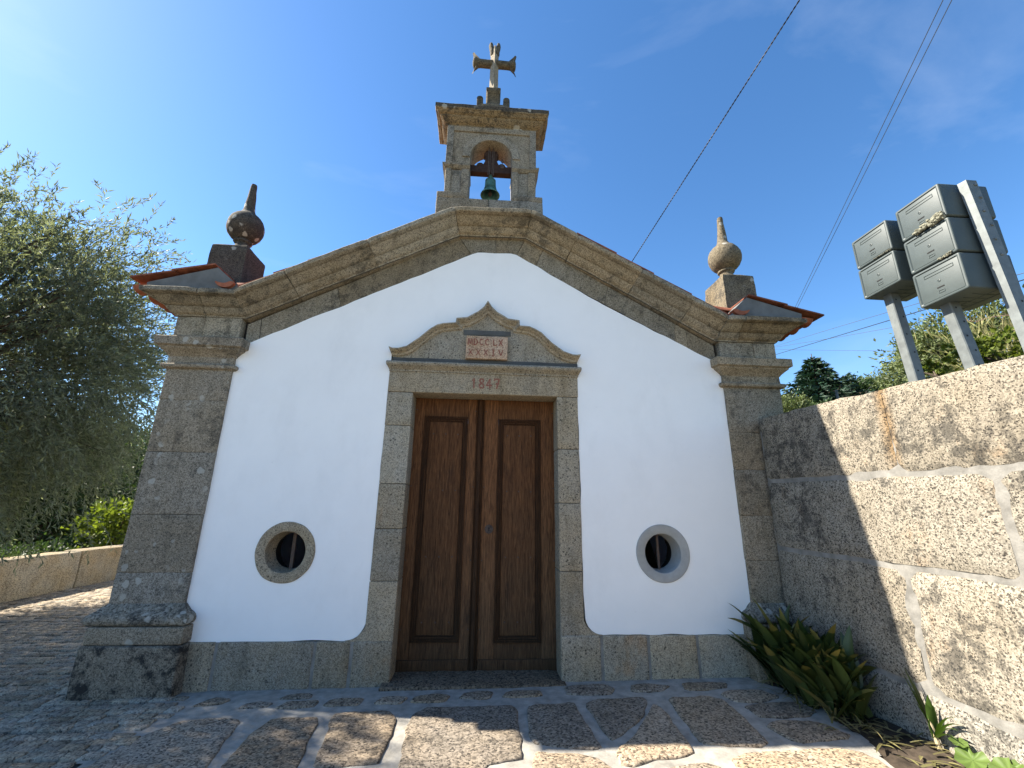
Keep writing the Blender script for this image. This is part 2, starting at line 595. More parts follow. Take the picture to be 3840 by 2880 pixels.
M_OLIVE = leafmat('narrow_grey_green_leaf', (.135, .162, .112), (.185, .208, .158), .46)
M_BUSH = leafmat('shrub_leaf', (.030, .060, .018), (.055, .090, .028), .30)
M_VINE = leafmat('vine_leaf', (.10, .14, .018), (.16, .20, .03), .40)
M_SPRUCE = leafmat('spruce_needle', (.012, .034, .020), (.022, .052, .026), .12)
M_PINE = leafmat('pine_needle', (.020, .034, .018), (.04, .06, .028), .12)
M_BROAD = leafmat('broad_leaf', (.10, .13, .045), (.15, .18, .075), .25)
M_STRAP = leafmat('strap_leaf', (.034, .058, .016), (.066, .084, .022), .25, .4, .4)
M_STRAPY = leafmat('strap_leaf_yellow', (.21, .17, .045), (.13, .13, .035), .25, .45, .4)
M_LILY = leafmat('lily_leaf', (.05, .10, .016), (.085, .14, .025), .35, .4, .4)
M_MALLOW = leafmat('mallow_leaf', (.10, .155, .035), (.125, .18, .045), .35, .5)
M_DRYGR = leafmat('dry_grass', (.28, .235, .115), (.20, .20, .075), .3)

# ------------------------------------------------------------------ ground
def smooth(a, b, x):
    t = min(1, max(0, (x - a) / (b - a)))
    return t * t * (3 - 2 * t)


def gz(x, y):
    """local paving level round the chapel front"""
    z = -0.075 + 0.012 * max(-3.2, min(3.2, x))
    z += 0.028 * min(0, x + 3.2) * .45
    return z


WALL_A, WALL_B = 3.022, 0.08          # retaining wall face: x = A - B*y


def wx(y):
    return WALL_A - WALL_B * y


def terrain(x, y):
    base = gz(max(-8.5, min(3.3, x)), y) - .05
    left = smooth(-8.4, -13.5, x)
    z = base - 3.6 * left
    z += 9.0 * smooth(35, 160, -x) + 1.6 * math.sin(x * .05 + y * .035) * smooth(25, 60, -x)
    right = smooth(0.16, .34, x - wx(min(8, max(-12, y))))
    if x > 0: z = z * (1 - right) + right * (2.36 + .06 * nz((x, y, 0), .8) + .035 * max(0, x - 4))
    if y > 9: z += smooth(9, 60, y) * 1.0
    return z


def build_ground():
    xs = sorted(set([-900, -500, -300, -200, -150, -120] + list(np.arange(-100, -14, 4.)) + list(np.arange(-14, -8, .5)) + list(np.arange(-8, 2.8, .9))
                    + list(np.arange(2.8, 4.4, .06)) + list(np.arange(4.4, 12, .8)) + list(np.arange(12, 80, 6.)) + [100, 140, 200, 300, 500, 900]))
    ys = sorted(set([-900, -400, -200, -100, -60, -40, -25] + list(np.arange(-16, 12, .5)) + list(np.arange(12, 80, 4.)) + [100, 140, 200, 300, 500, 900]))
    V = [(x, y, terrain(x, y)) for y in ys for x in xs]
    nx = len(xs)
    F = [(j * nx + i, j * nx + i + 1, (j + 1) * nx + i + 1, (j + 1) * nx + i) for j in range(len(ys) - 1) for i in range(nx - 1)]
    t = NT('field_ground')
    n = t.noise(.35, 6, .65)
    c = t.ramp(n, [(.35, (.055, .075, .025)), (.5, (.11, .105, .045)), (.65, (.30, .25, .12))])
    c = t.mix(t.ramp(t.noise(9, 5, .7), [(.4, 0), (.7, .5)]), c, (.06, .05, .035))
    # unseen pale ground added to bounce sunlight onto the front, grass further out
    sx = t.n.new('ShaderNodeSeparateXYZ'); t.l.new(t.tc, sx.inputs[0])
    dd = t.math('MAXIMUM', t.math('ABSOLUTE', t.math('ADD', sx.outputs['X'], 2.5)), t.math('ABSOLUTE', t.math('ADD', sx.outputs['Y'], 8.0)))
    dd = t.math('ADD', dd, t.math('MULTIPLY', t.noise(.6, 4, .6), 3.0))
    yard = t.ramp(t.math('MULTIPLY', dd, .05), [(.62, 1), (.68, 0)])  # extent of the added bounce ground
    gr = t.ramp(t.noise(38, 4, .7), [(.35, (.30, .27, .22)), (.7, (.60, .55, .46))])
    c = t.mix(t.math('MULTIPLY', yard, t.ramp(sx.outputs['Z'], [(.0, 1), (1.0, 0)])), c, gr)
    m = t.finish(c, .98, t.bump(t.noise(12, 5, .7), .5, .03), .1)
    o = raw_mesh('ground', V, F, m, smooth=True)
    tag(o, kind='structure')


build_ground()


def build_plaza():
    """granite setts left of the chapel and along its flank: every sett a little block"""
    rows, V, F, T = [], [], [], []
    r = random.Random(3)
    y = -7.0
    while y < 10.5:
        h = .088 + r.random() * .03
        x = -7.97 + r.random() * .1
        wob = r.random() * 6
        while x < 3.3:
            w = .09 + r.random() * .09
            # limits: flags in front of the door, chapel footprint, retaining wall
            inflag = (x + w > -2.45 - .12 * math.sin(y * 2.3) and y > -1.25 and y < .2) or (y > -7 and y <= -1.25 and x + w > -1.8 + .5 * (y + 1.25) * .35)
            inch = x + w > -3.38 and y + h > -.12
            if not inflag and not inch:
                yy = y + .05 * math.sin(x * 1.3 + wob) * .5 + .03 * math.sin(x * .7 + y)
                zt = gz(x, yy) + .006 + r.random() * .009
                g = .004
                tl = [(r.random() - .5) * .006 for _ in range(4)]
                jx = [(r.random() - .5) * .014 for _ in range(8)]
                b = len(V)
                bot = [(x + g, yy + g), (x + w - g, yy + g), (x + w - g, yy + h - g), (x + g, yy + h - g)]
                ins = .008
                top = [(x + g + ins, yy + g + ins), (x + w - g - ins, yy + g + ins), (x + w - g - ins, yy + h - g - ins), (x + g + ins, yy + h - g - ins)]
                for k in range(4): V.append((bot[k][0] + jx[k], bot[k][1] + jx[k + 4], zt - .032))
                for k in range(4): V.append(((bot[k][0] * .7 + top[k][0] * .3) + jx[k], (bot[k][1] * .7 + top[k][1] * .3) + jx[k + 4], zt - .005 + tl[k]))
                for k in range(4): V.append((top[k][0] + jx[k], top[k][1] + jx[k + 4], zt + tl[k]))
                F.append((b + 8, b + 9, b + 10, b + 11))
                for k in range(4):
                    q = (k + 1) % 4
                    F.append((b + k, b + q, b + 4 + q, b + 4 + k)); F.append((b + 4 + k, b + 4 + q, b + 8 + q, b + 8 + k))
                T += [.72 + r.random() * .5] * 9
            x += w
        y += h
    o = raw_mesh('plaza', V, F, M_SETT, tint=T, smooth=True)
    tag(o, kind='structure')
    # sand between the setts
    V, F = [], []
    xs = np.arange(-8.05, 3.35, .35); ys = np.arange(-7.2, 10.6, .35)
    for yv in ys:
        for xv in xs:
            V.append((xv, yv, gz(xv, yv) - .016))
    nx = len(xs)
    F = [(j * nx + i, j * nx + i + 1, (j + 1) * nx + i + 1, (j + 1) * nx + i) for j in range(len(ys) - 1) for i in range(nx - 1)
         if not (xs[i] > -3.3 and ys[j] > .05) and not (xs[i + 1] > -1.6 and ys[j] < -.2)]
    o = raw_mesh('plaza_bedding', V, F, plain('bedding_sand', (.055, .05, .042), .98, .35, 20, .5), smooth=True)
    tag(o, kind='structure')


build_plaza()

SLABS = [
    [(-2.206, -0.611), (-1.839, -0.607), (-1.78, -0.682), (-1.769, -0.879), (-1.711, -1.136), (-1.675, -1.309), (-1.72, -1.62), (-2.3, -1.60), (-2.42, -1.2), (-2.36, -.82)],
    [(-1.554, -0.626), (-1.237, -0.625), (-1.19, -0.746), (-1.171, -1.01), (-1.134, -1.237), (-1.10, -1.50), (-1.54, -1.52), (-1.584, -1.276), (-1.593, -1.044), (-1.612, -0.828)],
    [(-1.112, -0.576), (-0.706, -0.554), (-0.63, -0.683), (-0.607, -0.906), (-0.617, -1.166), (-0.628, -1.274), (-0.82, -1.295), (-1.013, -1.301), (-1.034, -1.149), (-1.066, -0.869), (-1.114, -0.665)],
    [(-0.491, -0.599), (-0.375, -0.519), (-0.011, -0.532), (0.282, -0.524), (0.309, -0.591), (0.302, -0.923), (0.296, -1.204), (0.271, -1.282), (0.047, -1.346), (-0.02, -1.62), (-0.46, -1.60), (-0.476, -1.235), (-0.512, -0.852)],
    [(0.433, -0.539), (0.803, -0.503), (0.8, -0.669), (0.842, -1.178), (0.798, -1.209), (0.605, -1.178), (0.38, -1.091), (0.393, -0.764)],
    [(0.906, -0.496), (1.411, -0.448), (1.426, -0.5), (1.26, -0.797), (0.954, -1.114), (0.932, -1.06), (0.911, -0.696)],
    [(1.442, -0.575), (1.496, -0.634), (1.459, -1.007), (1.442, -1.284), (1.367, -1.328), (1.145, -1.349), (0.998, -1.416), (0.923, -1.384), (0.94, -1.247), (1.22, -0.959)],
    [(1.622, -0.47), (1.962, -0.467), (2.081, -0.548), (2.051, -0.827), (2.021, -1.192), (1.922, -1.256), (1.582, -1.191), (1.561, -1.121), (1.591, -0.809)],
    [(2.12, -.40), (2.50, -.36), (2.60, -.52), (2.30, -.60), (2.16, -.56)], [(2.17, -.66), (2.62, -.62), (2.70, -.78), (2.58, -.86), (2.22, -.86)],
    [(2.16, -.94), (2.58, -.94), (2.66, -1.18), (2.22, -1.22)], [(1.66, -1.34), (2.56, -1.32), (2.58, -1.75), (1.62, -1.72)],
    [(1.02, -1.50), (1.52, -1.42), (1.54, -1.78), (1.0, -1.80)], [(.40, -1.22), (.76, -1.30), (.88, -1.52), (.86, -1.85), (.34, -1.82), (.36, -1.4)],
    [(-1.0, -1.42), (-.58, -1.40), (-.56, -1.80), (-1.02, -1.78)],
    # the narrow course of small stones along the plinth
    [(-2.30, -.36), (-2.12, -.33), (-2.08, -.25), (-2.22, -.23)], [(-1.92, -.42), (-1.72, -.42), (-1.70, -.34), (-1.88, -.34)], [(-1.66, -.27), (-1.42, -.26), (-1.44, -.19), (-1.62, -.20)],
    [(-1.62, -.44), (-1.34, -.43), (-1.33, -.33), (-1.55, -.34)], [(-1.25, -.42), (-.98, -.42), (-.97, -.30), (-1.22, -.31)],
    [(-.86, -.41), (-.64, -.42), (-.60, -.31), (-.78, -.30)], [(-.54, -.40), (-.27, -.41), (-.25, -.29), (-.38, -.27), (-.52, -.30)],
    [(-.14, -.36), (.10, -.36), (.13, -.25), (-.10, -.25)], [(.22, -.36), (.55, -.35), (.55, -.25), (.26, -.26)],
    [(.78, -.34), (1.16, -.36), (1.22, -.26), (1.16, -.15), (.80, -.18)], [(1.36, -.30), (1.62, -.33), (1.74, -.22), (1.42, -.17)], [(1.86, -.32), (2.22, -.30), (2.30, -.20), (1.90, -.16)],
]


def chaikin(pts, n=2, keep=.28):
    for _ in range(n):
        q = []
        for i in range(len(pts)):
            a, b = Vector(pts[i]), Vector(pts[(i + 1) % len(pts)])
            q.append(tuple(a.lerp(b, keep))); q.append(tuple(a.lerp(b, 1 - keep)))
        pts = q
    return pts


def build_pavement():
    m = MB()
    polys = [list(p) for p in SLABS]
    r = random.Random(5)
    # further flags towards and behind the camera
    y = -1.95
    while y > -6.8:
        h = .5 + r.random() * .4
        x = -1.75 + r.random() * .2 - .12 * (-1.9 - y)
        while x < 2.3:
            w = .45 + r.random() * .6
            j = lambda: (r.random() - .5) * .16
            g = .04
            polys.append([(x + g + j() * .3, y - g + j() * .3), (x + w * .5, y - g + j() * .3), (x + w - g + j() * .3, y - g + j() * .3), (x + w - g + j(), y - h + g + j() * .3), (x + g + j(), y - h + g + j() * .3)])
            x += w
        y -= h
    for p in polys:
        p = chaikin(p, 1, .13)
        # wavy hand-cut outline
        q = []
        for i in range(len(p)):
            a, b = Vector(p[i]), Vector(p[(i + 1) % len(p)])
            n = max(1, int((b - a).length / .05))
            for k in range(n):
                c = a.lerp(b, k / n)
                c += Vector((nz((c.x, c.y, 0), 9), nz((c.x, c.y, 5), 9))) * .018
                q.append(c)
        cen = sum(q, Vector((0, 0))) / len(q)
        q = [c + (c - cen).normalized() * .014 for c in q]
        tint = .75 + r.random() * .45
        rings = []
        for s, dz in ((1.0, -.03), (1.0, -.001), (.985, .006), (.95, .009), (.8, .010), (.55, .011), (.25, .010)):
            ring = []
            for c in q:
                v = cen + (c - cen) * s
                z = gz(v.x, v.y) + dz + .007 * nz((v.x, v.y, 1), 7) + .004 * nz((v.x, v.y, 3), 26)
                ring.append((v.x, v.y, z))
            rings.append(ring)
        m.loft(rings, True, True, 0, tint)
    o = m.build('paving_flags', [M_FLAG], sharp=60)
    tag(o, kind='structure')
    # mortar bed, slightly hollow and trowelled
    V = []
    xs = np.arange(-3.3, 2.95, .045); ys = np.concatenate([np.arange(-6.9, -2.0, .2), np.arange(-2.0, .02, .045)])
    def edge(y):
        return 2.66 + .16 * smooth(-1.5, -.7, y) - .22 * smooth(-.5, .05, y) + .04 * math.sin(y * 9)
    for yv in ys:
        for xv in xs:
            x = min(xv, edge(yv))
            V.append((x, yv, gz(x, yv) - .004 + .006 * nz((x, yv, 0), 5) + .003 * nz((x, yv, 0), 30)))
    nx = len(xs)
    F = []
    for j in range(len(ys) - 1):
        lim = (-2.62 + .2 * math.sin(ys[j] * 3.1)) if ys[j] > -1.3 else -1.95
        for i in range(nx - 1):
            if xs[i] > lim + .06 * nz((xs[i], ys[j], 0), 6) and xs[i] < edge(ys[j]) and not (xs[i] < -2.1 and ys[j] > -.22 and False):
                F.append((j * nx + i, j * nx + i + 1, (j + 1) * nx + i + 1, (j + 1) * nx + i))
    o = raw_mesh('pavement', V, F, M_MORTAR, smooth=True)
    tag(o, kind='structure')
    # bare soil between the paving and the retaining wall
    V = []
    us = np.linspace(0, 1, 26); ys = np.arange(-6.9, .05, .04)
    for yv in ys:
        e = edge(yv) - .02
        for u in us:
            x = e + (wx(yv) + .03 - e) * u
            V.append((x, yv, gz(x, yv) - .012 + .03 * u + .03 * u * nz((x, yv, 0), 4) + .018 * nz((x, yv, 0), 17) + .010 * nz((x, yv, 4), 45)))
    nx = len(us)
    F = [(j * nx + i, j * nx + i + 1, (j + 1) * nx + i + 1, (j + 1) * nx + i) for j in range(len(ys) - 1) for i in range(nx - 1)]
    o = raw_mesh('soil', V, F, M_SOIL, smooth=True)
    tag(o, kind='structure')


build_pavement()

# ------------------------------------------------------------------ chapel
chapel = empty('chapel', (0, 0, -.09), 'small white chapel with granite trim, double wooden door and open bell gable on its roof', 'chapel')
D_IN = 6.8


def jagged(pts, step=.09, amp=.006):
    q = []
    for i in range(len(pts)):
        a, b = Vector(pts[i]), Vector(pts[(i + 1) % len(pts)])
        n = max(1, int((b - a).length / step))
        for k in range(n):
            c = a.lerp(b, k / n)
            q.append((c.x + amp * nz((c.x, 0, c.y), 5), c.y + amp * nz((c.x, 3, c.y), 5)))
    return q


def circle(cx, cz, r, n=48, wob=0.0):
    return [(cx + r * (1 + wob * nz((math.cos(2 * math.pi * k / n), cx, math.sin(2 * math.pi * k / n)), 2)) * math.cos(2 * math.pi * k / n),
             cz + r * (1 + wob * nz((math.cos(2 * math.pi * k / n), cx, math.sin(2 * math.pi * k / n)), 2)) * math.sin(2 * math.pi * k / n)) for k in range(n)]


WL, WR = (-1.895, 1.045), (1.86, 1.06)
RO, RI = .282, .190


def build_wall():
    m = MB()
    fil = lambda cx, cz, r, a0, a1, n=7: [(cx + r * math.cos(R(a0 + (a1 - a0) * k / n)), cz + r * math.sin(R(a0 + (a1 - a0) * k / n))) for k in range(n + 1)]
    out = [(-2.74, .27), (-1.24, .282)] + fil(-1.24, .462, .18, -90, 0)[1:] + [(-1.066, 2.6), (-1.066, 3.12), (-.6, 3.3), (0, 3.45), (.55, 3.35), (1.02, 3.12), (1.018, 2.6)] \
        + [(1.022, 1.0)] + fil(1.20, .49, .175, 180, 270) + [(2.75, .318), (2.75, 3.12), (2.683, 3.157), (1.353, 3.84), (.306, 4.456), (.24, 4.468), (-.16, 4.452), (-.219, 4.431), (-1.43, 3.80), (-2.645, 3.162), (-2.74, 3.11)]
    m.prism(jagged(out, .06, .011), -.028, .02, 0, 1.0, [circle(*WL, RO - .004, wob=.02), circle(*WR, RO - .012, wob=.012)])
    o = m.build('wall', [M_PLASTER], chapel)
    # flank and back walls with the dark room behind the openings
    for x0, x1 in ((-3.30, -3.0), (3.0, 3.30)):
        m = MB(); m.box(x0, x1, .415, D_IN, -.2, 3.62, .01, 0, 1.0); m.build('flank_wall', [M_PLASTER], chapel)
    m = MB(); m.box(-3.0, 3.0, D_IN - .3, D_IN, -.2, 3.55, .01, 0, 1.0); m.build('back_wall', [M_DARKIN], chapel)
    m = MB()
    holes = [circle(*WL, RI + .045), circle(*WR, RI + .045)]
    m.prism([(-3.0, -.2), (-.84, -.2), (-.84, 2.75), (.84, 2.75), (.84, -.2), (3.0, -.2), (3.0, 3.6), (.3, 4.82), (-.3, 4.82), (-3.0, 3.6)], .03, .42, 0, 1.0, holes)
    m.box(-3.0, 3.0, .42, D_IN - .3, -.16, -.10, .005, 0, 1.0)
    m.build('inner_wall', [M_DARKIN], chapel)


build_wall()


def build_plinth():
    for xs, zt, x0, x1, zb in (([-2.66, -2.37, -1.50, -1.17, -.80], .276, -2.66, -1.12, .265), ([.785, 1.18, 1.64, 2.13, 2.66], .314, 1.0, 2.66, .30)):
        m = MB()
        for i, (a, b) in enumerate(zip(xs[:-1], xs[1:])):
            left_end = (b == -.80); right_end = (a == .785)
            g = .012
            m.box(a + (0 if right_end else g), b - (0 if left_end else g), -.052, .1, -.35, zt, .014, .003, .1, 0, .8 + .4 * rng.random())
        for x in xs[1:-1]:
            m.box(x - .045, x + .045, -.045, .08, -.34, zt - .004, .004, .004, .1, 1, .7)
        m.box(x0, x1, -.03, .1, -.3, zb, .004, 0, .3, 1)
        m.build('plinth', [M_JAMB, M_MORTAR], chapel)


build_plinth()


def build_surround():
    # jamb stones
    for x0, x1, zs, s, x, z, r in ((-1.068, -.797, [-.25, .79, 1.27, 1.708, 2.313, 2.68], -1, -1.05, .281, .19), (.783, 1.018, [-.25, .885, 1.54, 2.10, 2.68], 1, 1.005, .318, .19)):
        m = MB()
        for a, b in zip(zs[:-1], zs[1:]):
            m.box(x0 + .003 * rng.random(), x1 - .003 * rng.random(), -.038, .235, a + .0025, b - .0025, .007, .002, .09, 0, .8 + .4 * rng.random())
        m.box(x0 + .012, x1 - .012, -.026, .23, -.2, 2.67, .003, 0, .4, 1)
        # the foot of each jamb flares into the plinth
        pr = []
        n = 8
        for k in range(n + 1):
            a = R(90 * k / n)
            pr.append((x + s * r * (1 - math.sin(a)), z + r * (1 - math.cos(a))))
        pr.append((x - s * .03, z + r)); pr.append((x - s * .03, z - .06))
        m.prism(pr, -.0385, .05, 0, 1.0)
        m.build('jamb', [M_JAMB, M_JOINTDIRT_SHADE], chapel)
    m = MB()
    m.box(-1.070, 1.022, -.038, .235, 2.6825, 2.925, .008, .002, .09, 0, 1.0)
    lint = m.build('lintel', [M_JAMB], chapel)
    # worn threshold
    m = MB()
    m.box(-.875, .82, -.15, .30, -.28, -.058, .02, .007, .1, 0, .5)
    m.build('threshold', [M_FLAG], chapel)
    # pediment
    outer = [(-1.085, 3.165), (-1.04, 3.148), (-.98, 3.150), (-.888, 3.180), (-.765, 3.28), (-.641, 3.40), (-.575, 3.445), (-.511, 3.465), (-.371, 3.480), (-.366, 3.535), (-.246, 3.552), (-.126, 3.625), (-.059, 3.69), (-.016, 3.765),
             (.035, 3.69), (.10, 3.628), (.22, 3.555), (.35, 3.538), (.354, 3.475), (.468, 3.47), (.535, 3.44), (.60, 3.40), (.714, 3.285), (.85, 3.185), (.95, 3.152), (1.0, 3.148), (1.048, 3.158)]
    inner = [(-1.052, 3.085), (-1.0, 3.078), (-.95, 3.085), (-.862, 3.115), (-.75, 3.21), (-.632, 3.325), (-.57, 3.372), (-.50, 3.40), (-.30, 3.43), (-.285, 3.46), (-.215, 3.475), (-.125, 3.53), (-.065, 3.575), (-.012, 3.63),
             (.045, 3.575), (.108, 3.53), (.20, 3.475), (.27, 3.458), (.285, 3.425), (.45, 3.405), (.52, 3.375), (.582, 3.325), (.70, 3.20), (.835, 3.11), (.92, 3.082), (.97, 3.076), (1.018, 3.082)]
    m = MB()
    prof = [(-.02, -.036), (0, -.046), (.08, -.05), (.10, -.066), (.30, -.072), (.42, -.078), (.50, -.094), (.62, -.112), (.78, -.124), (.80, -.138), (1.0, -.14), (1.0, .0)]
    secs = []
    def resample(P, k=4):
        q = []
        for i in range(len(P) - 1):
            for j in range(k): q.append(tuple(Vector(P[i]).lerp(Vector(P[i + 1]), j / k)))
        return q + [P[-1]]
    oo, ii = resample(outer), resample(inner)
    for o, i in zip(oo, ii):
        o, i = Vector(o), Vector(i)
        secs.append([((i + (o - i) * t).x, d, (i + (o - i) * t).y) for t, d in prof] + [(i.x, .0, i.y)])
    m.loft(secs, True, True, 0, 1.05, .0025, 8)
    field = ii + [(1.0, 3.03), (-1.02, 3.03)]
    m.prism(field, -.042, .0, 0, .95)
    # grey cement fillet over the cornice and under the crown
    m.box(-1.05, 1.025, -.052, 0, 3.0, 3.075, .012, .004, .1, 1, .55)
    m.box(-.285, .26, -.05, 0, 3.37, 3.435, .01, .004, .1, 1, .7)
    # cornice below: rounded band
    cp = [(-.036, 2.912), (-.05, 2.914), (-.052, 2.932), (-.066, 2.94), (-.08, 2.955), (-.10, 2.962), (-.116, 2.975), (-.122, 2.992), (-.116, 3.008), (-.10, 3.016), (-.05, 3.026), (0, 3.026), (0, 2.912)]
    def corn(x, e):
        return [(x + e * ((-y - .036) * .35), y, z) for y, z in cp]
    xs = np.linspace(-1.068, 1.022, 30)
    m.loft([corn(x, (-1 if k == 0 else 1 if k == 29 else 0)) for k, x in enumerate(xs)], True, True, 0, .95, .003, 8)
    ped = m.build('pediment', [M_JAMB, M_CEMENT], chapel, sharp=32)
    m = MB()
    m.box(-.247, .222, -.098, -.03, 3.075, 3.345, .006, .003, .06, 0, 1.05)
    plq = m.build('inscription_plaque', [granite('granite_plaque', (.54, .42, .32), (.36, .26, .19), (.16, .11, .085), 90, warm=.5, contrast=.8)], ped)
    # lettering (painted into shallow cuts)
    G = {'M': [[(0, 0), (.12, 1), (.5, .15), (.88, 1), (1, 0)]], 'D': [[(.1, 0), (.1, 1), (.55, .95), (.85, .6), (.8, .3), (.5, .03), (.1, 0)]],
         'C': [[(.85, .85), (.5, 1), (.15, .75), (.1, .35), (.4, .02), (.85, .15)]], 'L': [[(.15, 1), (.15, 0), (.85, 0), (.9, .2)]],
         'X': [[(.08, 1), (.92, 0)], [(.9, 1), (.1, 0)]], 'I': [[(.5, 1), (.5, 0)], [(.3, 1), (.7, 1)], [(.3, 0), (.7, 0)]], 'V': [[(.05, 1), (.5, 0), (.95, 1)]],
         '1': [[(.2, .78), (.5, 1), (.5, 0)]], '8': [[(.5, .54), (.18, .72), (.25, .95), (.5, 1), (.75, .95), (.82, .72), (.5, .54), (.1, .3), (.2, .05), (.5, 0), (.8, .05), (.9, .3), (.5, .54)]],
         '4': [[(.95, .3), (.05, .3), (.62, 1), (.62, 0)]], '7': [[(.08, .85), (.1, 1), (.92, 1), (.5, 0)], [(.35, .5), (.85, .5)]]}

    def letters(mb, s, x0, z0, w, h, gap, y, lw):
        x = x0
        for c in s:
            if c == ' ':
                x += gap * 1.6; continue
            for st in G[c]:
                for a, b in zip(st[:-1], st[1:]):
                    A = Vector((x + a[0] * w, z0 + a[1] * h)); B = Vector((x + b[0] * w, z0 + b[1] * h))
                    d = (B - A).normalized(); n_ = Vector((-d.y, d.x)) * lw * (.85 + .4 * rng.random())
                    A2, B2 = A - d * lw * .5, B + d * lw * .5
                    mb.poly([(A2.x + n_.x, y, A2.y + n_.y), (A2.x - n_.x, y, A2.y - n_.y), (B2.x - n_.x, y - .0004 * rng.random(), B2.y - n_.y), (B2.x + n_.x, y - .0004 * rng.random(), B2.y + n_.y)])
            x += w + gap
    m = MB()
    letters(m, 'MDCC LX', -.222, 3.235, .047, .072, .016, -.1025, .0055)
    letters(m, 'XXXIV', -.215, 3.115, .050, .066, .034, -.1025, .0055)
    m.build('painted_numerals', [M_RED], ped)
    m = MB()
    letters(m, '1847', -.172, 2.752, .062, .105, .022, -.0425, .008)
    m.build('painted_date', [M_RED], lint)


build_surround()


def build_doors():
    for side in (-1, 1):
        x0, x1 = (-.845, -.062) if side < 0 else (-.054, .825)
        px0, px1 = (-.690, -.198) if side < 0 else (.150, .635)
        zb, zt = -.085, 2.72
        pz0, pz1 = (.185, 2.478) if side < 0 else (.178, 2.462)
        m = MB()
        Y0, Y1 = .245, .30
        r_ = .004
        m.box(x0, px0, Y0, Y1, zb, zt, r_, .0008, .2, 0, 1.2 + .4 * rng.random())
        m.box(px1, x1, Y0, Y1, zb, zt, r_, .0008, .2, 0, 1.2 + .4 * rng.random())
        m.box(px0 + .001, px1 - .001, Y0 + .002, Y1, pz1, zt, r_, .0008, .2, 0, 1.05)
        m.box(px0 + .001, px1 - .001, Y0 + .002, Y1, zb, pz0, r_, .0008, .2, 0, .9)
        leaf = m.build('door_leaf', [M_WOOD], chapel)
        # moulded frame round the panel: two steps, mitred
        m = MB()
        pr = [(0, .0), (.0, -.012), (.013, -.014), (.016, -.004), (.028, -.006), (.031, .008), (.048, .010), (.051, .024), (.063, .028), (.063, .045)]
        loops = []
        for ins, dy in pr:
            loops.append([(px0 + ins, Y0 + dy, pz0 + ins), (px1 - ins, Y0 + dy, pz0 + ins), (px1 - ins, Y0 + dy, pz1 - ins), (px0 + ins, Y0 + dy, pz1 - ins)])
        m.loft(loops, True, False, 0, .45)
        m.build('panel_moulding', [M_WOOD], leaf, sharp=20, recalc=False)
        m = MB()
        m.box(px0 + .060, px1 - .060, Y0 + .020, Y0 + .05, pz0 + .060, pz1 - .060, .006, .0015, .15, 0, 1.0)
        m.build('panel', [M_WOOD], leaf)
        # nails
        for z in (.36, .98, 1.66, 2.28):
            for fx in (.06, .5, .94):
                x = px0 + .09 + (px1 - px0 - .18) * fx
                m = MB(); m.lathe([(.009, 0), (.009, .003), (.006, .007), (.001, .008)], (x, Y0 + .023, z), 8, 0, 1, axis=Matrix.Rotation(R(90), 3, 'X')); m.build('nail', [M_IRON], leaf)
        for z in (.3, .95, 1.7, 2.55):
            for x in (x0 + .06, x1 - .05):
                m = MB(); m.lathe([(.008, 0), (.008, .002), (.005, .005), (.001, .006)], (x, Y0 + .001, z), 8, 0, 1, axis=Matrix.Rotation(R(90), 3, 'X')); m.build('nail', [M_IRON], leaf)
        m = MB()
        e0, e1 = (x0, -.098) if side < 0 else (-.012, x1)
        m.box(e0 + .004, e1, Y0 - .022, Y0 + .004, zb - .002, .036, .006, .001, .2, 0, .8)
        m.build('kick_board', [M_WOOD], leaf)
        if side > 0:
            # keyhole plate: plate and hole kept in one escutcheon
            m = MB()
            rot = Matrix.Rotation(R(90), 3, 'X')
            m.lathe([(.030, 0), (.046, 0), (.046, .004), (.042, .006), (.036, .004), (.03, .005), (.001, .005)], (.073, Y0 - .0005, 1.262), 24, 0, .8, axis=rot)
            m.poly([(.073 + .010 * math.cos(a), Y0 - .0065, 1.272 + .010 * math.sin(a)) for a in np.linspace(0, 2 * math.pi, 13)[:-1]], 1)
            m.poly([(.068, Y0 - .0064, 1.244), (.079, Y0 - .0064, 1.244), (.077, Y0 - .0064, 1.266), (.070, Y0 - .0064, 1.266)], 1)
            m.build('keyhole_plate', [M_IRON, M_SLOT], leaf)
    m = MB()
    pr = [(-.099, .246), (-.099, .226), (-.092, .220), (-.084, .226), (-.078, .214), (-.060, .208), (-.045, .208), (-.036, .214), (-.030, .226), (-.020, .220), (-.012, .226), (-.012, .246)]
    m.loft([[(x, y, z) for x, y in pr] for z in np.linspace(-.084, 2.70, 14)], True, True, 0, .45, .001)
    m.build('door_astragal', [M_WOOD], chapel, sharp=25)


build_doors()


def build_oculi():
    for (cx, cz), mat, lab, cement in ((WL, M_JAMB, 'rough granite rim', 0), (WR, M_CEMRIM, 'smooth grey cement rim', 1)):
        m = MB()
        wob = .02 if not cement else .008
        n = 56
        secs = []
        prof = [(RO, .0), (RO, -.034), (RO - .006, -.040), (RI + .012, -.041), (RI, -.032), (RI - .004, .04), (RI - .012, .10), (RI - .02, .155), (RI + .03, .16)]
        for rr, y in prof:
            secs.append([(cx + rr * (1 + wob * nz((math.cos(a), cx, math.sin(a)), 2.5)) * math.cos(a), y, cz + rr * (1 + wob * nz((math.cos(a), cx, math.sin(a)), 2.5)) * math.sin(a))
                         for a in np.linspace(0, 2 * math.pi, n + 1)[:-1]])
        m.loft(secs, True, False, 0, 1.0, .0015 if not cement else .0006, 9)
        w = m.build('round_window', [mat], chapel, sharp=40, recalc=False)
        w['label'] = 'round window with ' + lab
        m = MB()
        m.tube([(cx + .01, .13, cz - RI * .95), (cx + .01, .13, cz + RI * .95)], .014 if cement else .018, 6, 0, 1.6)
        m.build('window_bar', [M_IRON], w)


build_oculi()


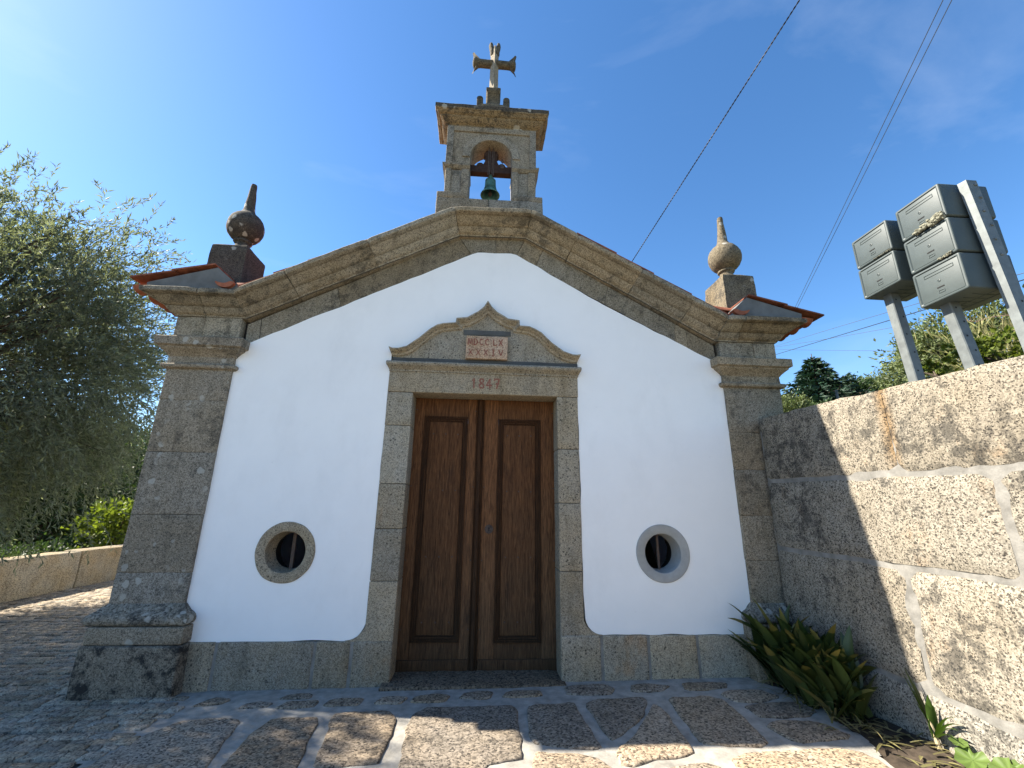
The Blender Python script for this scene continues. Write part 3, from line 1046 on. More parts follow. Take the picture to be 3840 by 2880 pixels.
def rect_loop(x0, x1, y0, y1, z, o, oi=None, back=True):
    """horizontal loop grown by o on the outer side and front, oi on the inner side"""
    return x0, x1, y0, y1, z, o, oi


def stack(m, x0, x1, y0, y1, prof, outer, mat=0, tint=1.0, jit=.003, inner=None):
    """prof: list of (offset, z); outer=-1 outer side is x0, +1 outer side is x1. The footprint grows to the front, the outer side and (by inner) to the inner side"""
    secs = []
    for k, (o, z) in enumerate(prof):
        oi = o if inner is None else inner(o)
        a = x0 - (o if outer < 0 else oi); b = x1 + (o if outer > 0 else oi)
        f = y0 - o
        pts = []
        nx, ny = 12, 8
        for i in range(nx): pts.append((a + (b - a) * i / nx, f, z))
        for i in range(ny): pts.append((b, f + (y1 - f) * i / ny, z))
        for i in range(nx): pts.append((b + (a - b) * i / nx, y1, z))
        for i in range(ny): pts.append((a, y1 + (f - y1) * i / ny, z))
        secs.append(pts)
    m.loft(secs, True, True, mat, tint, jit, 6, rng.random() * 30)


CORN = [(0, 0), (.016, .002), (.020, .018), (.030, .021), (.050, .032), (.068, .052), (.084, .076), (.092, .086), (.080, .093), (.104, .101), (.124, .108), (.148, .124), (.174, .146), (.194, .158), (.206, .163), (.196, .170), (.232, .173), (.256, .178), (.262, .188), (.262, .224), (.256, .232)]
GROOVE = {0: 1}  # lowest cornice face dark: groove dirt plus shade put into the colour


def build_pilasters():
    for s in (-1, 1):
        if s < 0: x0, x1 = -3.375, -2.712
        else: x0, x1 = 2.722, 3.395
        yb = .62
        grow = lambda o: min(o, .10)
        root = MB()
        # shaft in courses
        mat = M_PIL if s < 0 else M_PILR
        zs = [.58, .86, 1.38, 1.98, 2.52, 2.86] if s < 0 else [.58, 1.0, 1.44, 1.92, 2.33, 2.86]
        for a, b in zip(zs[:-1], zs[1:]):
            root.box(x0 + .004 * rng.random(), x1 - .004 * rng.random(), -.06 - .003 * rng.random(), yb, a + .0008, b - .0008, .007, .004, .1, 0, .88 + .26 * rng.random(), big=.004)
        root.box(x0 + .014, x1 - .014, -.044, yb - .02, .4, 2.86, .004, 0, .5, 1)
        sh = root.build('pilaster', [mat, M_JOINTDIRT_SHADE], chapel)
        # base: plinth block, low block, torus
        m = MB()
        m.box(x0 - .065 if s < 0 else x0 - .11, x1 + (.115 if s < 0 else .05), -.195, yb, -.3, .283, .02, .007, .08, 0, .85, big=.006)
        m.build('pilaster_foot', [M_FOOT if s < 0 else mat], sh)
        m = MB()
        m.box(x0 - .06 if s < 0 else x0 - .10, x1 + (.10 if s < 0 else .05), -.165, yb, .287, .428, .016, .004, .08, 0, 1.0)
        m.build('base_block', [mat], sh)
        m = MB()
        tor = [(.05, .432), (.078, .434), (.098, .446), (.108, .466), (.108, .490), (.098, .512), (.080, .528), (.066, .536), (.050, .548), (.030, .572), (.012, .592), (0, .602)]
        stack(m, x0, x1, -.06, yb, tor, s, 0, 1.0, .005)
        m.build('torus_base', [granite('granite_torus', (.30, .29, .26), (.17, .165, .145), (.05, .048, .045), 75, black=.7, pale=1.0, warm=.15)], sh)
        # capital
        m = MB()
        cap = [(0, 2.85), (.020, 2.851), (.040, 2.862), (.046, 2.876), (.046, 2.892), (.034, 2.904), (.006, 2.906), (.004, 2.99), (.014, 2.998), (.020, 3.010), (.034, 3.024), (.054, 3.044), (.074, 3.060), (.080, 3.066), (.082, 3.078), (.098, 3.084), (.112, 3.092), (.114, 3.176), (.106, 3.186), (.0, 3.196)]
        stack(m, x0, x1, -.06, yb, cap, s, 0, 1.0, .005)
        m.build('capital', [M_PIL if s < 0 else M_TRIM], sh, sharp=30)
        # frieze above
        m = MB()
        mid = x0 + (x1 - x0) * (.42 if s < 0 else .62)
        m.box(x0 + (-.02 if s < 0 else 0), mid - .002, -.062, yb, 3.19, 3.452, .008, .003, .1, 0, .95)
        m.build('frieze_block', [M_TRIM], sh)
        m = MB()
        m.box(mid + .002, x1 + (0 if s < 0 else .015), -.064, yb, 3.19, 3.452, .008, .003, .1, 0, 1.1)
        m.build('frieze_block', [M_TRIM], sh)


build_pilasters()


def cornice_path():
    """mitred moulding: side return, pilaster, left rake, flat top, right rake, pilaster, side return"""
    zc = 3.445
    yf = -.06
    C = [Vector((-3.395, yf, zc)), Vector((-2.668, yf, zc)), Vector((-.385, yf, 4.650)), Vector((.415, yf, 4.668)), Vector((2.675, yf, 3.408)), Vector((3.40, yf, 3.408))]
    O = Vector((0, -1, 0))
    def up(d): return Vector((-d.z, 0, d.x))
    dirs = [(C[i + 1] - C[i]).normalized() for i in range(5)]
    fr = []
    fr.append((Vector((-3.395, 6.6, zc)), Vector((-1, 0, 0)), Vector((0, 0, 1))))
    fr.append((C[0].copy(), Vector((-1, -1, 0)), Vector((0, 0, 1))))
    for i in range(1, 5):
        n1, n2 = up(dirs[i - 1]), up(dirs[i])
        fr.append((C[i].copy(), O.copy(), (n1 + n2) / (1 + n1.dot(n2))))
    fr.append((C[5].copy(), Vector((1, -1, 0)), Vector((0, 0, 1))))
    fr.append((Vector((3.40, 6.6, 3.408)), Vector((1, 0, 0)), Vector((0, 0, 1))))
    return fr


def sec(f, prof):
    P, o, u = f
    s = [P + o * a + u * b for a, b in prof]
    return s


def lerpf(a, b, t, ortho=None):
    return (a[0].lerp(b[0], t), ortho[0] if ortho else a[1].lerp(b[1], t), ortho[1] if ortho else a[2].lerp(b[2], t))


def build_cornice():
    fr = cornice_path()
    prof = CORN + [(-.25, .232), (-.25, 0)]
    m = MB()
    def stone(f0, f1, t0, t1, tint, ort):
        a = f0 if t0 == 0 else lerpf(f0, f1, t0, ort)
        b = f1 if t1 == 1 else lerpf(f0, f1, t1, ort)
        L = (b[0] - a[0]).length
        n = max(3, int(L / .05))
        secs = []
        sh = Vector((0, (rng.random() - .5) * .012, (rng.random() - .5) * .008))
        for k in range(n + 1):
            t = k / n
            if k == 0: t += .0022 / L
            if k == n: t -= .0022 / L
            e = .94 if k in (0, n) else 1.0
            f = lerpf(a, b, t)
            secs.append([p + sh for p in sec((f[0], f[1], f[2]), [(x * (e if x > .1 else 1), y) for x, y in prof])])
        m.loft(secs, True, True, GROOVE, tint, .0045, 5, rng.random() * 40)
    def seg(i, cuts):
        d = (fr[i + 1][0] - fr[i][0]).normalized()
        ort = (Vector((0, -1, 0)), Vector((-d.z, 0, d.x)))
        cc = [0] + cuts + [1]
        for a, b in zip(cc[:-1], cc[1:]): stone(fr[i], fr[i + 1], a, b, .82 + .32 * rng.random(), ort)
    seg(1, [.42]); seg(2, [.235, .60]); seg(3, []); seg(4, [.22, .55, .82]); seg(5, [.36])
    m.build('gable_cornice', [M_TRIM, M_JOINTDIRT_SHADE], chapel, sharp=30)
    for i in (0, 6):
        m = MB()
        a, b = fr[i], fr[i + 1]
        m.loft([sec(lerpf(a, b, t), prof) for t in np.linspace(0, 1, 40)], True, True, 0, .9, .005)
        m.build('side_cornice', [M_TRIM], chapel, sharp=30)
    # flat band between the cornice and the plaster
    m = MB()
    A = [(-2.668, 3.40), (-.385, 4.655), (.415, 4.675), (2.675, 3.37)]
    B = [(-2.66, 3.145), (-.225, 4.415), (.308, 4.44), (2.69, 3.14)]
    cuts = [(0, [0, .06, .40, 1]), (1, [0, .55, 1]), (2, [0, .10, .45, .80, .86, 1])]
    for i, cc in cuts:
        for t0, t1 in zip(cc[:-1], cc[1:]):
            q = [Vector(A[i]).lerp(Vector(A[i + 1]), t0), Vector(A[i]).lerp(Vector(A[i + 1]), t1), Vector(B[i]).lerp(Vector(B[i + 1]), t1), Vector(B[i]).lerp(Vector(B[i + 1]), t0)]
            e = (q[1] - q[0]).normalized() * .003
            q = [q[0] + e, q[1] - e, q[2] - e, q[3] + e]
            y = -.014 - .008 * rng.random()
            n = max(2, int((q[1] - q[0]).length / .08))
            secs = []
            for k in range(n + 1):
                a = q[0].lerp(q[1], k / n); b = q[3].lerp(q[2], k / n)
                secs.append([(a.x, y, a.y), (a.x * .5 + b.x * .5, y, a.y * .5 + b.y * .5), (b.x, y, b.y), (b.x, .05, b.y), (a.x, .05, a.y)])
            m.loft(secs, True, True, 0, .72 + .35 * rng.random(), .003, 5, rng.random() * 9)
    m.prism(A + B[::-1], .0, .04, 1)
    m.build('gable_band', [M_TRIM, M_JOINTDIRT_SHADE], chapel)


build_cornice()


def build_roof():
    m = MB()
    yb, yf = D_IN + .25, -.02
    P = [(-3.66, 3.74), (-3.1, 3.80), (-2.7, 3.86), (0, 4.98), (2.7, 3.84), (3.1, 3.77), (3.66, 3.70)]
    th = .08
    secs = []
    for y in (yf, yb):
        secs.append([(x, y, z - .03) for x, z in P] + [(x, y, z - .03 - th) for x, z in P[::-1]])
    m.loft(secs, True, True, 0, .9)
    roof = m.build('roof', [M_TERRA], chapel)
    # barrel tiles: half-round courses down both slopes
    def tile(mb, p0, p1, r0, r1, convex, tint):
        p0, p1 = Vector(p0), Vector(p1)
        d = (p1 - p0).normalized(); side = Vector((0, 1, 0)); n = d.cross(side)
        if n.z < 0: n = -n
        secs = []
        for p, r in ((p0, r0), (p0.lerp(p1, .5), (r0 + r1) / 2), (p1, r1)):
            ring = []
            for k in range(8):
                a = math.pi * k / 7
                v = side * math.cos(a) * r + n * math.sin(a) * r * (.75 if convex else -.75)
                ring.append(p + v)
            for k in range(7, -1, -1):
                a = math.pi * k / 7
                v = side * math.cos(a) * (r - .014) + n * math.sin(a) * (r - .016) * (.75 if convex else -.75)
                ring.append(p + v)
            secs.append(ring)
        mb.loft(secs, True, True, 0, tint, .002)
    for s in (-1, 1):
        m = MB(); e = MB()
        pts = [(s * .0, 5.0), (s * 2.7, 3.87 if s < 0 else 3.85), (s * 3.1, 3.80 if s < 0 else 3.76), (s * 3.80, 3.715 if s < 0 else 3.675)]
        ys = np.arange(.10, yb, .215)
        for yi, y in enumerate(ys):
            for kind in (0, 1):
                yy = y + (.107 if kind else 0)
                z_up = .045 if not kind else .015
                L = 0
                for (a, b, n) in ((pts[0], pts[1], 6), (pts[1], pts[3], 3)):
                    for k in range(n):
                        A = Vector(a).lerp(Vector(b), k / n); B = Vector(a).lerp(Vector(b), min(1.0, (k + 1.12) / n) if (b is not pts[3] or k < n - 1) else 1.0)
                        last = b is pts[3] and k == n - 1
                        tgt = e if last else m
                        tile(tgt, (A.x, yy, A.y + z_up - .01), (B.x, yy, B.y + z_up), .088, .10, kind == 0, .7 + .6 * rng.random())
        m.build('roof_tiles', [M_TERRA], roof, sharp=50)
        e.build('eave_tiles', [M_TERRA], roof, sharp=50)
    # verge tiles riding on the raking cornice (seen as thin red edges)
    def verge(x0, z0, x1, z1, n, y, y2=.06):
        """thin overlapping edge tiles, each tipped a little"""
        m = MB()
        for k in range(n):
            a = Vector((x0, z0)).lerp(Vector((x1, z1)), k / n); b = Vector((x0, z0)).lerp(Vector((x1, z1)), (k + 1.07) / n)
            d = (b - a).normalized(); nn = Vector((-d.y, d.x))
            if nn.y < 0: nn = -nn
            secs = []
            for t in np.linspace(0, 1, 6):
                c = a.lerp(b, t) + nn * (.004 + .018 * t)
                e = .004 * nz((c.x, k, c.y), 9)
                e0 = c + nn * e
                e1 = c + nn * (.020 + e)
                secs.append([(e0.x, y + e, e0.y), (e0.x, y2, e0.y), (e1.x, y2, e1.y), (e1.x, y + e + .004, e1.y)])
            m.loft(secs, True, True, 0, .7 + .5 * rng.random())
        m.build('verge_tiles', [M_TERRA], roof, sharp=50)
    verge(-1.30, 4.415, -2.66, 3.715, 4, -.285)
    verge(1.0, 4.615, 2.72, 3.635, 4, -.29)
    # corner pieces: the eave course over each pilaster
    for s in (-1, 1):
        if s < 0: verge(-2.99, 3.985, -3.79, 3.775, 2, -.262, .45)
        else: verge(3.04, 3.925, 3.90, 3.695, 2, -.262, .45)
        m = MB()
        x = -3.70 if s < 0 else 3.72
        for k, y in enumerate((-.10, .12, .34)):
            zt = 3.70 if s < 0 else 3.66
            tile(m, (x, y, zt + .06), (x + s * .13, y, zt + .035), .085, .095, False, .9 + .3 * rng.random())
        m.build('corner_tiles', [M_TERRA], roof, sharp=50)
    # curved tile bedded in the mortar beside each pedestal
    for s, x, z in ((-1, -2.83, 3.745), (1, 2.90, 3.695)):
        m = MB()
        o = [(x - s * -.13, z + .045), (x - s * -.09, z - .005), (x - s * -.02, z - .035), (x + s * -.05, z - .02), (x + s * -.09, z + .035), (x + s * -.045, z + .05), (x - s * -.01, z + .02), (x - s * -.06, z + .022)]
        m.prism(chaikin(o, 2, .25), -.275, -.18, 0, 1.2)
        m.build('bedded_tile', [M_TERRA], roof)
    for s in (-1, 1):
        m = MB()
        z0 = 3.668 if s < 0 else 3.632
        if s < 0: o = [(-3.645, z0), (-3.66, z0 + .085), (-2.97, z0 + .30), (-2.72, z0 + .09), (-2.70, z0)]
        else: o = [(3.66, z0), (3.68, z0 + .10), (3.03, z0 + .28), (2.84, z0 + .10), (2.80, z0)]
        m.prism(o, -.235, .55, 0, 1.0)
        m.build('eave_infill', [M_CEMENT], chapel)


build_roof()


def build_finials():
    for s in (-1, 1):
        cx = -3.155 if s < 0 else 3.225
        mat = M_DARKST if s < 0 else M_FINR
        m = MB()
        zt = 4.515 if s < 0 else 4.455
        hw = .205
        y0, y1 = .15, .61
        secs = []
        for z, gr in ((3.62, .015), (3.9, .010), (4.2, .004), (zt - .04, 0), (zt - .012, -.004), (zt, -.02)):
            a, b, c, d = cx - hw - gr, cx + hw + gr, y0 - gr, y1 + gr
            pts = []
            for i in range(8): pts.append((a + (b - a) * i / 8, c, z))
            for i in range(8): pts.append((b, c + (d - c) * i / 8, z))
            for i in range(8): pts.append((b + (a - b) * i / 8, d, z))
            for i in range(8): pts.append((a, d + (c - d) * i / 8, z))
            secs.append(pts)
        # dense rows so the roughness shows
        dense = []
        for A, B in zip(secs[:-1], secs[1:]):
            for k in range(5): dense.append([tuple(Vector(p).lerp(Vector(q), k / 5)) for p, q in zip(A, B)])
        dense.append(secs[-1])
        m.loft(dense, True, True, 0, 1.0, .012, 6)
        f = m.build('corner_finial', [mat], chapel, sharp=45)
        m = MB()
        m.box(cx - .165, cx + .165, y0 + .06, y1 - .08, zt - .01, zt + .03, .01, .004, .08, 0, .7)
        dz = zt - 4.515
        cy = .385
        prof = [(.115, 4.54), (.105, 4.575), (.088, 4.61), (.080, 4.64), (.084, 4.66), (.10, 4.668), (.108, 4.682), (.102, 4.697), (.09, 4.705), (.115, 4.72), (.150, 4.745), (.186, 4.79), (.207, 4.845), (.213, 4.90), (.206, 4.955), (.184, 5.01), (.150, 5.055), (.112, 5.088), (.085, 5.115), (.068, 5.16), (.060, 5.25), (.050, 5.36), (.042, 5.46), (.039, 5.53), (.033, 5.56), (.02, 5.552)]
        prof = [(r_, 4.54 + (z - 4.54) * (.985 if s > 0 else 1) + dz) for r_, z in prof]
        ax = Matrix.Rotation(R(.6 * s), 3, 'Y')
        secs = []
        for rr, z in prof:
            secs.append([Vector((cx, cy, 4.54 + dz)) + ax @ Vector((rr * math.cos(a), rr * math.sin(a), z - 4.54 - dz)) for a in np.linspace(0, 2 * math.pi, 33)[:-1]])
        m.loft(secs, True, True, 0, 1.0, .006, 9)
        m.build('ball_and_spike', [mat], f, sharp=50)


build_finials()


def build_belfry():
    bx = -.033
    m = MB()
    # base courses
    m.box(-.690, bx - .0165, -.12, .42, 4.70, 5.160, .012, .006, .08, 0, .85, big=.006)
    m.box(bx - .014, .628, -.12, .42, 4.70, 5.160, .012, .006, .08, 0, .95, big=.006)
    m.box(-.688, bx - .272, -.122, .418, 5.155, 5.238, .012, .006, .06, 0, .85)
    m.box(bx + .272, .626, -.122, .418, 5.155, 5.238, .012, .006, .06, 0, .85)
    base = m.build('belfry', [M_BEL], chapel)
    H = .277                      # half opening
    Yf, Yb = 0.0, .30
    for s in (-1, 1):
        m = MB()
        xo = bx + s * .585; xi = bx + s * H
        a, b = min(xo, xi), max(xo, xi)
        m.box(a, b, Yf, Yb, 5.225, 5.685, .010, .004, .07, 0, .95)
        # sunk panel edge strips
        w = b - a
        m.box(a + .004, a + .075, Yf - .020, Yf + .01, 5.30, 5.685, .006, .002, .07, 0, 1.05)
        m.box(b - .10, b - .003, Yf - .020, Yf + .01, 5.24, 5.685, .006, .002, .07, 0, 1.0)
        m.box(a + .07, b - .09, Yf - .018, Yf + .01, 5.23, 5.32, .02, .003, .07, 0, .95)
        # impost
        im = [(0, 5.685), (.012, 5.690), (.022, 5.704), (.034, 5.718), (.040, 5.724), (.042, 5.752), (.034, 5.760), (0, 5.764)]
        secs = []
        for o, z in im:
            xa = (a - o if s < 0 else a - o * .15); xb = (b + o * .15 if s < 0 else b + o)
            pts = [(xa + (xb - xa) * i / 8, Yf - o, z) for i in range(8)] + [(xb, Yf - o + (Yb - Yf + 2 * o) * i / 6, z) for i in range(6)] + [(xb + (xa - xb) * i / 8, Yb + o, z) for i in range(8)] + [(xa, Yb + o - (Yb - Yf + 2 * o) * i / 6, z) for i in range(6)]
            secs.append(pts)
        m.loft(secs, True, True, 0, .9, .004)
        m.build('belfry_pier', [M_BEL], base)
    # arch block
    m = MB()
    zc, ztop = 5.895, 6.375
    arc = [(bx + H * math.cos(R(180 - 180 * k / 24)), zc + .278 * math.sin(R(180 - 180 * k / 24))) for k in range(25)]
    out = [(bx - .588, 5.764), (bx - H, 5.764)] + arc + [(bx + H, 5.764), (bx + .588, 5.764), (bx + .592, ztop), (bx - .592, ztop)]
    m.prism(jagged(out, .07, .003), Yf, Yb, 0, 1.0)
    # raised frame: side strips and top strip; archivolt ring
    m.box(bx - .590, bx - .505, Yf - .020, Yf + .01, 5.768, ztop, .005, .002, .07, 0, .95)
    m.box(bx + .505, bx + .590, Yf - .020, Yf + .01, 5.768, ztop, .005, .002, .07, 0, .95)
    m.box(bx - .505, bx + .505, Yf - .018, Yf + .01, 6.295, ztop, .005, .002, .07, 0, 1.0)
    rings = []
    for k in range(29):
        a = R(180 - 180 * k / 28)
        c, s_ = math.cos(a), math.sin(a)
        rings.append([(bx + r_ * c, y, zc + r_ * s_) for r_, y in ((.279, Yf + .01), (.279, Yf - .016), (.37, Yf - .016), (.378, Yf - .008), (.378, Yf + .01))])
    m.loft(rings, True, True, 0, 1.05, .002)
    m.build('belfry_arch', [M_BEL], base, sharp=35)
    # sunlit inner faces read warm: same stone, ochre lichen on the cap
    m = MB()
    cp = [(0, 6.37), (.014, 6.372), (.018, 6.392), (.034, 6.40), (.058, 6.42), (.082, 6.448), (.090, 6.456), (.094, 6.472), (.112, 6.478), (.128, 6.492), (.140, 6.51), (.152, 6.516), (.158, 6.53), (.160, 6.585), (.150, 6.598), (.05, 6.63), (-.1, 6.67)]
    secs = []
    for o, z in cp:
        xa, xb, ya, yb = bx - .592 - o, bx + .592 + o, Yf - o, Yb + o
        pts = [(xa + (xb - xa) * i / 16, ya, z) for i in range(16)] + [(xb, ya + (yb - ya) * i / 8, z) for i in range(8)] + [(xb + (xa - xb) * i / 16, yb, z) for i in range(16)] + [(xa, yb + (ya - yb) * i / 8, z) for i in range(8)]
        secs.append(pts)
    m.loft(secs, True, True, 'CAP', 1.0, .008, 6)
    m.build('belfry_cap', [M_CAP, M_DARKST], base, sharp=32)
    # cross
    cy = .15
    cx = -.033
    m = MB()
    def sq(h, z, y=None): return [(cx - h, cy - h, z), (cx + h, cy - h, z), (cx + h, cy + h, z), (cx - h, cy + h, z)]
    m.loft([sq(.17, 6.62), sq(.155, 6.80), sq(.10, 6.86), sq(.085, 6.90), sq(.082, 7.08), sq(.10, 7.10), sq(.104, 7.14), sq(.098, 7.165), sq(.06, 7.18)], True, True, 1, .8, .005)
    for s in (-1, 1):       # little scrolls beside the pedestal
        x = cx + s * .185
        m.tube([(x, cy - .09, 6.965), (x, cy + .09, 6.965)], .045, 12, 1, .6)
        m.box(x - .045, x + .045, cy - .085, cy + .085, 6.62, 6.965, .01, .004, .06, 1, .6)
    cr = m
    zb, zt, za = 7.15, 8.01, 7.72
    # shaft set cornerwise: diamond section
    def dia(h, z): return [(cx, cy - h, z), (cx + h * .78, cy, z), (cx, cy + h, z), (cx - h * .78, cy, z)]
    n = 24
    cr.loft([dia(.082 - .010 * k / n, zb + (zt - zb) * k / n) for k in range(n + 1)], True, True, 0, 1.0, .004, 9)
    def dia2(h, x): return [(x, cy - h, za), (x, cy, za + h), (x, cy + h, za), (x, cy, za - h)]
    for s in (-1, 1):
        cr.loft([[(cx + s * x, cy + h * math.cos(a), za + h * math.sin(a)) for a in np.linspace(0, 2 * math.pi, 11)[:-1]] for x, h in ((.03, .058), (.10, .056), (.20, .056), (.235, .06), (.26, .074), (.285, .078), (.305, .062), (.315, .03))], True, True, 1, .75, .004, 9)
        for v in (-1, 1):   # split leaf tips at the arm ends
            cr.loft([[(cx + s * (x + .012 * math.cos(a) * k_), cy + w * math.cos(a), za + v * (z) + w * .6 * math.sin(a)) for a in np.linspace(0, 2 * math.pi, 9)[:-1]]
                     for x, z, w, k_ in ((.215, .02, .05, 1), (.250, .065, .046, 1), (.280, .11, .038, 1), (.300, .155, .026, 1), (.312, .20, .008, 1))], True, True, 1, .7, .002, 9)
        # two lobes at the top
        cr.loft([[(cx + s * (x + w * .7 * math.cos(a)), cy + w * 1.1 * math.sin(a), z) for a in np.linspace(0, 2 * math.pi, 11)[:-1]]
                 for x, z, w in ((.025, 7.88, .045), (.036, 7.92, .052), (.040, 7.97, .044), (.048, 8.02, .050), (.054, 8.07, .048), (.054, 8.105, .035), (.052, 8.125, .012))], True, True, 1, .75, .003, 9)
    cr.build('roof_cross', [granite('granite_cross', (.36, .34, .29), (.23, .215, .185), (.07, .066, .06), 110, black=.3, warm=.3), M_FINR], chapel, sharp=45)


build_belfry()

# bell hanging in the arch: a thing of its own
bell = empty('church_bell', (-.033, .15, 5.40), 'green bronze bell hanging from a dark timber headstock in the bell gable', 'bell')


def build_bell():
    cx, cy = -.033, .15
    m = MB()
    out = [(-.318, 5.765), (-.318, 5.868), (-.20, 5.868), (-.185, 5.90), (-.16, 5.915), (-.128, 5.915), (-.105, 5.895), (-.085, 5.94), (-.075, 6.0), (-.08, 6.035), (-.10, 6.05), (-.098, 6.07), (-.08, 6.09), (-.07, 6.115),
           (.07, 6.115), (.08, 6.09), (.098, 6.07), (.10, 6.05), (.08, 6.035), (.075, 6.0), (.085, 5.94), (.105, 5.895), (.128, 5.915), (.16, 5.915), (.185, 5.90), (.20, 5.868), (.29, 5.868), (.29, 5.765)]
    m.prism([(cx + x * .98, z) for x, z in out], cy - .045, cy + .045, 0, 1.0)
    m.build('headstock', [M_HEAD], bell)
    m = MB()
    for dx in (-.036, -.016, .016, .036):
        m.box(cx + dx - .006, cx + dx + .006, cy - .054, cy - .044, 5.72, 6.125, .002, 0, .2)
    for dx in (-.026, .026):
        m.tube([(cx + dx, cy - .05, 6.12), (cx + dx, cy - .05, 6.16), (cx + dx, cy - .05, 6.175)], [.008, .008, .002], 6)
    m.build('iron_strap', [M_IRON], bell)
    for s in (-1, 1):
        m = MB()
        m.box(cx + s * .285 - .014, cx + s * .285 + .014, cy - .052, cy + .052, 5.758, 5.876, .003, 0, .2)
        m.tube([(cx + s * .26, cy, 5.80), (cx + s * .30, cy, 5.80)], .016, 8)
        m.build('end_band', [M_IRON], bell)
    m = MB()
    # ring with a staple at the right
    rr = [(cx + .15 + .018 * math.cos(a), cy - .052, 5.945 + .02 * math.sin(a)) for a in np.linspace(0, 2 * math.pi, 13)]
    m.tube(rr, .004, 6)
    m.tube([(cx + .15, cy - .05, 5.85), (cx + .15, cy - .05, 5.99)], .005, 6)
    m.box(cx + .125, cx + .175, cy - .056, cy - .045, 5.835, 5.90, .003, 0, .2)
    m.build('pull_ring', [M_IRON], bell)
    m = MB()
    prof = [(.022, 5.755), (.026, 5.735), (.028, 5.70), (.045, 5.692), (.060, 5.680), (.068, 5.66), (.071, 5.64), (.073, 5.60), (.076, 5.56), (.082, 5.525), (.092, 5.495), (.108, 5.468), (.122, 5.452), (.128, 5.44), (.126, 5.432), (.118, 5.436), (.10, 5.46), (.082, 5.50), (.070, 5.55), (.064, 5.62), (.05, 5.66), (.005, 5.67)]
    m.lathe(prof, (cx, cy, 0), 36)
    for z, r_ in ((5.665, .068), (5.535, .0815), (5.475, .105)):
        m.tube([(cx + r_ * math.cos(a), cy + r_ * math.sin(a), z) for a in np.linspace(0, 2 * math.pi, 33)], .003, 5, cap=False)
    m.build('bell_body', [M_BRONZE], bell, sharp=40)
    m = MB()
    m.tube([(cx, cy, 5.66), (cx, cy, 5.50)], .008, 6)
    m.lathe([(.006, 5.50), (.02, 5.485), (.028, 5.465), (.022, 5.445), (.008, 5.43), (.004, 5.41)], (cx, cy, 0), 12)
    m.build('clapper', [M_IRON], bell)


build_bell()

# ------------------------------------------------------------------ retaining wall on the right
def build_right_wall():
    m = MB()
    ztop = lambda y: 2.478 + .022 * min(0, y + .1)
    th = .42
    j1 = lambda y: 1.79 + .012 * (y + .5)
    j2 = lambda y: 1.115 + .02 * (y + 1.)
    j3 = lambda y: .42
    # courses: (lower, upper, vertical joints in y with a slant)
    courses = [(j1, ztop, [-.10, -1.50, -3.1, -4.9, -7.2]), (j2, j1, [-.10, -2.08, -3.4, -5.2, -7.2]), (lambda y: .36 + .05 * y, j2, [-.10, -1.38, -2.9, -4.4, -7.2]), (lambda y: -.5, lambda y: .36 + .05 * y, [-.10, -2.0, -3.3, -4.8, -7.2])]
    o = 3.3
    for lo, hi, ys in courses:
        for a, b in zip(ys[:-1], ys[1:]):
            L = abs(b - a); ny = max(4, int(L / .07)); tint = .88 + .26 * rng.random()
            off = (rng.random() - .5) * .012
            g = .021
            g1 = .002 if (a == -1.50 or b == -1.50) else g
            y0, y1 = (a - (0 if a == -.10 else g1), b + (g1 if b == -1.50 else g))
            bottom = lo is courses[-1][0]
            nzc = 12
            rows = []
            def edgew(t, n):
                return min(t, n - t)
            secs = []
            for i in range(ny + 1):
                y = y0 + (y1 - y0) * i / ny
                z0 = lo(y) + (0 if bottom else g); z1 = hi(y) - (0 if hi is ztop else g)
                loop = []
                for k in range(nzc + 1):
                    z = z0 + (z1 - z0) * k / nzc
                    e = 0
                    if i in (0, ny): e += .014
                    if k in (0, nzc): e += .014
                    bul = .007 * nz((y, z, 1), 2.2, o) + .006 * nz((y, z, 2), 9, o) + .004 * nz((y, z, 4), 24, o)
                    zz = z + (.012 * nz((y, z, 7), 3.5, o) if k in (0, nzc) else 0) + (.008 * nz((y, z, 9), 12, o) if k == nzc else 0)
                    loop.append((wx(y) + e + off - bul, y, zz))
                loop.append((wx(y) + th, y, z1)); loop.append((wx(y) + th, y, z0))
                secs.append(loop)
            m.loft(secs, True, True, 0, tint)
    # mortar set just behind the faces
    secs = []
    for y in np.linspace(-.1, -7.2, 60):
        secs.append([(wx(y) + .019 + .006 * nz((y, z, 3), 8) + .003 * nz((y, z, 5), 30), y, z) for z in np.linspace(-.5, ztop(y) - .035, 30)] + [(wx(y) + th - .02, y, ztop(y) - .035), (wx(y) + th - .02, y, -.5)])
    m.loft(secs, True, True, 1, 1.15)
    w = m.build('retaining_wall', [M_WALL, M_WMORTAR], None, sharp=50)
    tag(w, 'tall wall of big granite blocks running from the chapel corner, half in shadow', 'wall')
    return ztop


ZTOP = build_right_wall()


def build_parapet():
    m = MB()
    ys = [-6.0, -4.3, -2.4, -.6, 1.3, 3.1, 5.35, 7.4, 9.5, 11.2]
    for a, b in zip(ys[:-1], ys[1:]):
        z0 = -.75
        top = .505 + .004 * (a - 4)
        rot = Matrix.Identity(3)
        m.box(-8.48, -8.09 + .02 * rng.random(), a + .012, b - .012, z0, top, .03, .016, .12, 0, .9 + .2 * rng.random(), js=3.5)
    m.box(-8.45, -8.12, -6, 11.2, -.75, .46, .01, 0, 1.0, 1)
    o = m.build('parapet_wall', [M_PARA, M_MORTAR], None, sharp=50)
    tag(o, 'low granite parapet of long blocks at the far left edge of the paved yard', 'wall')


build_parapet()

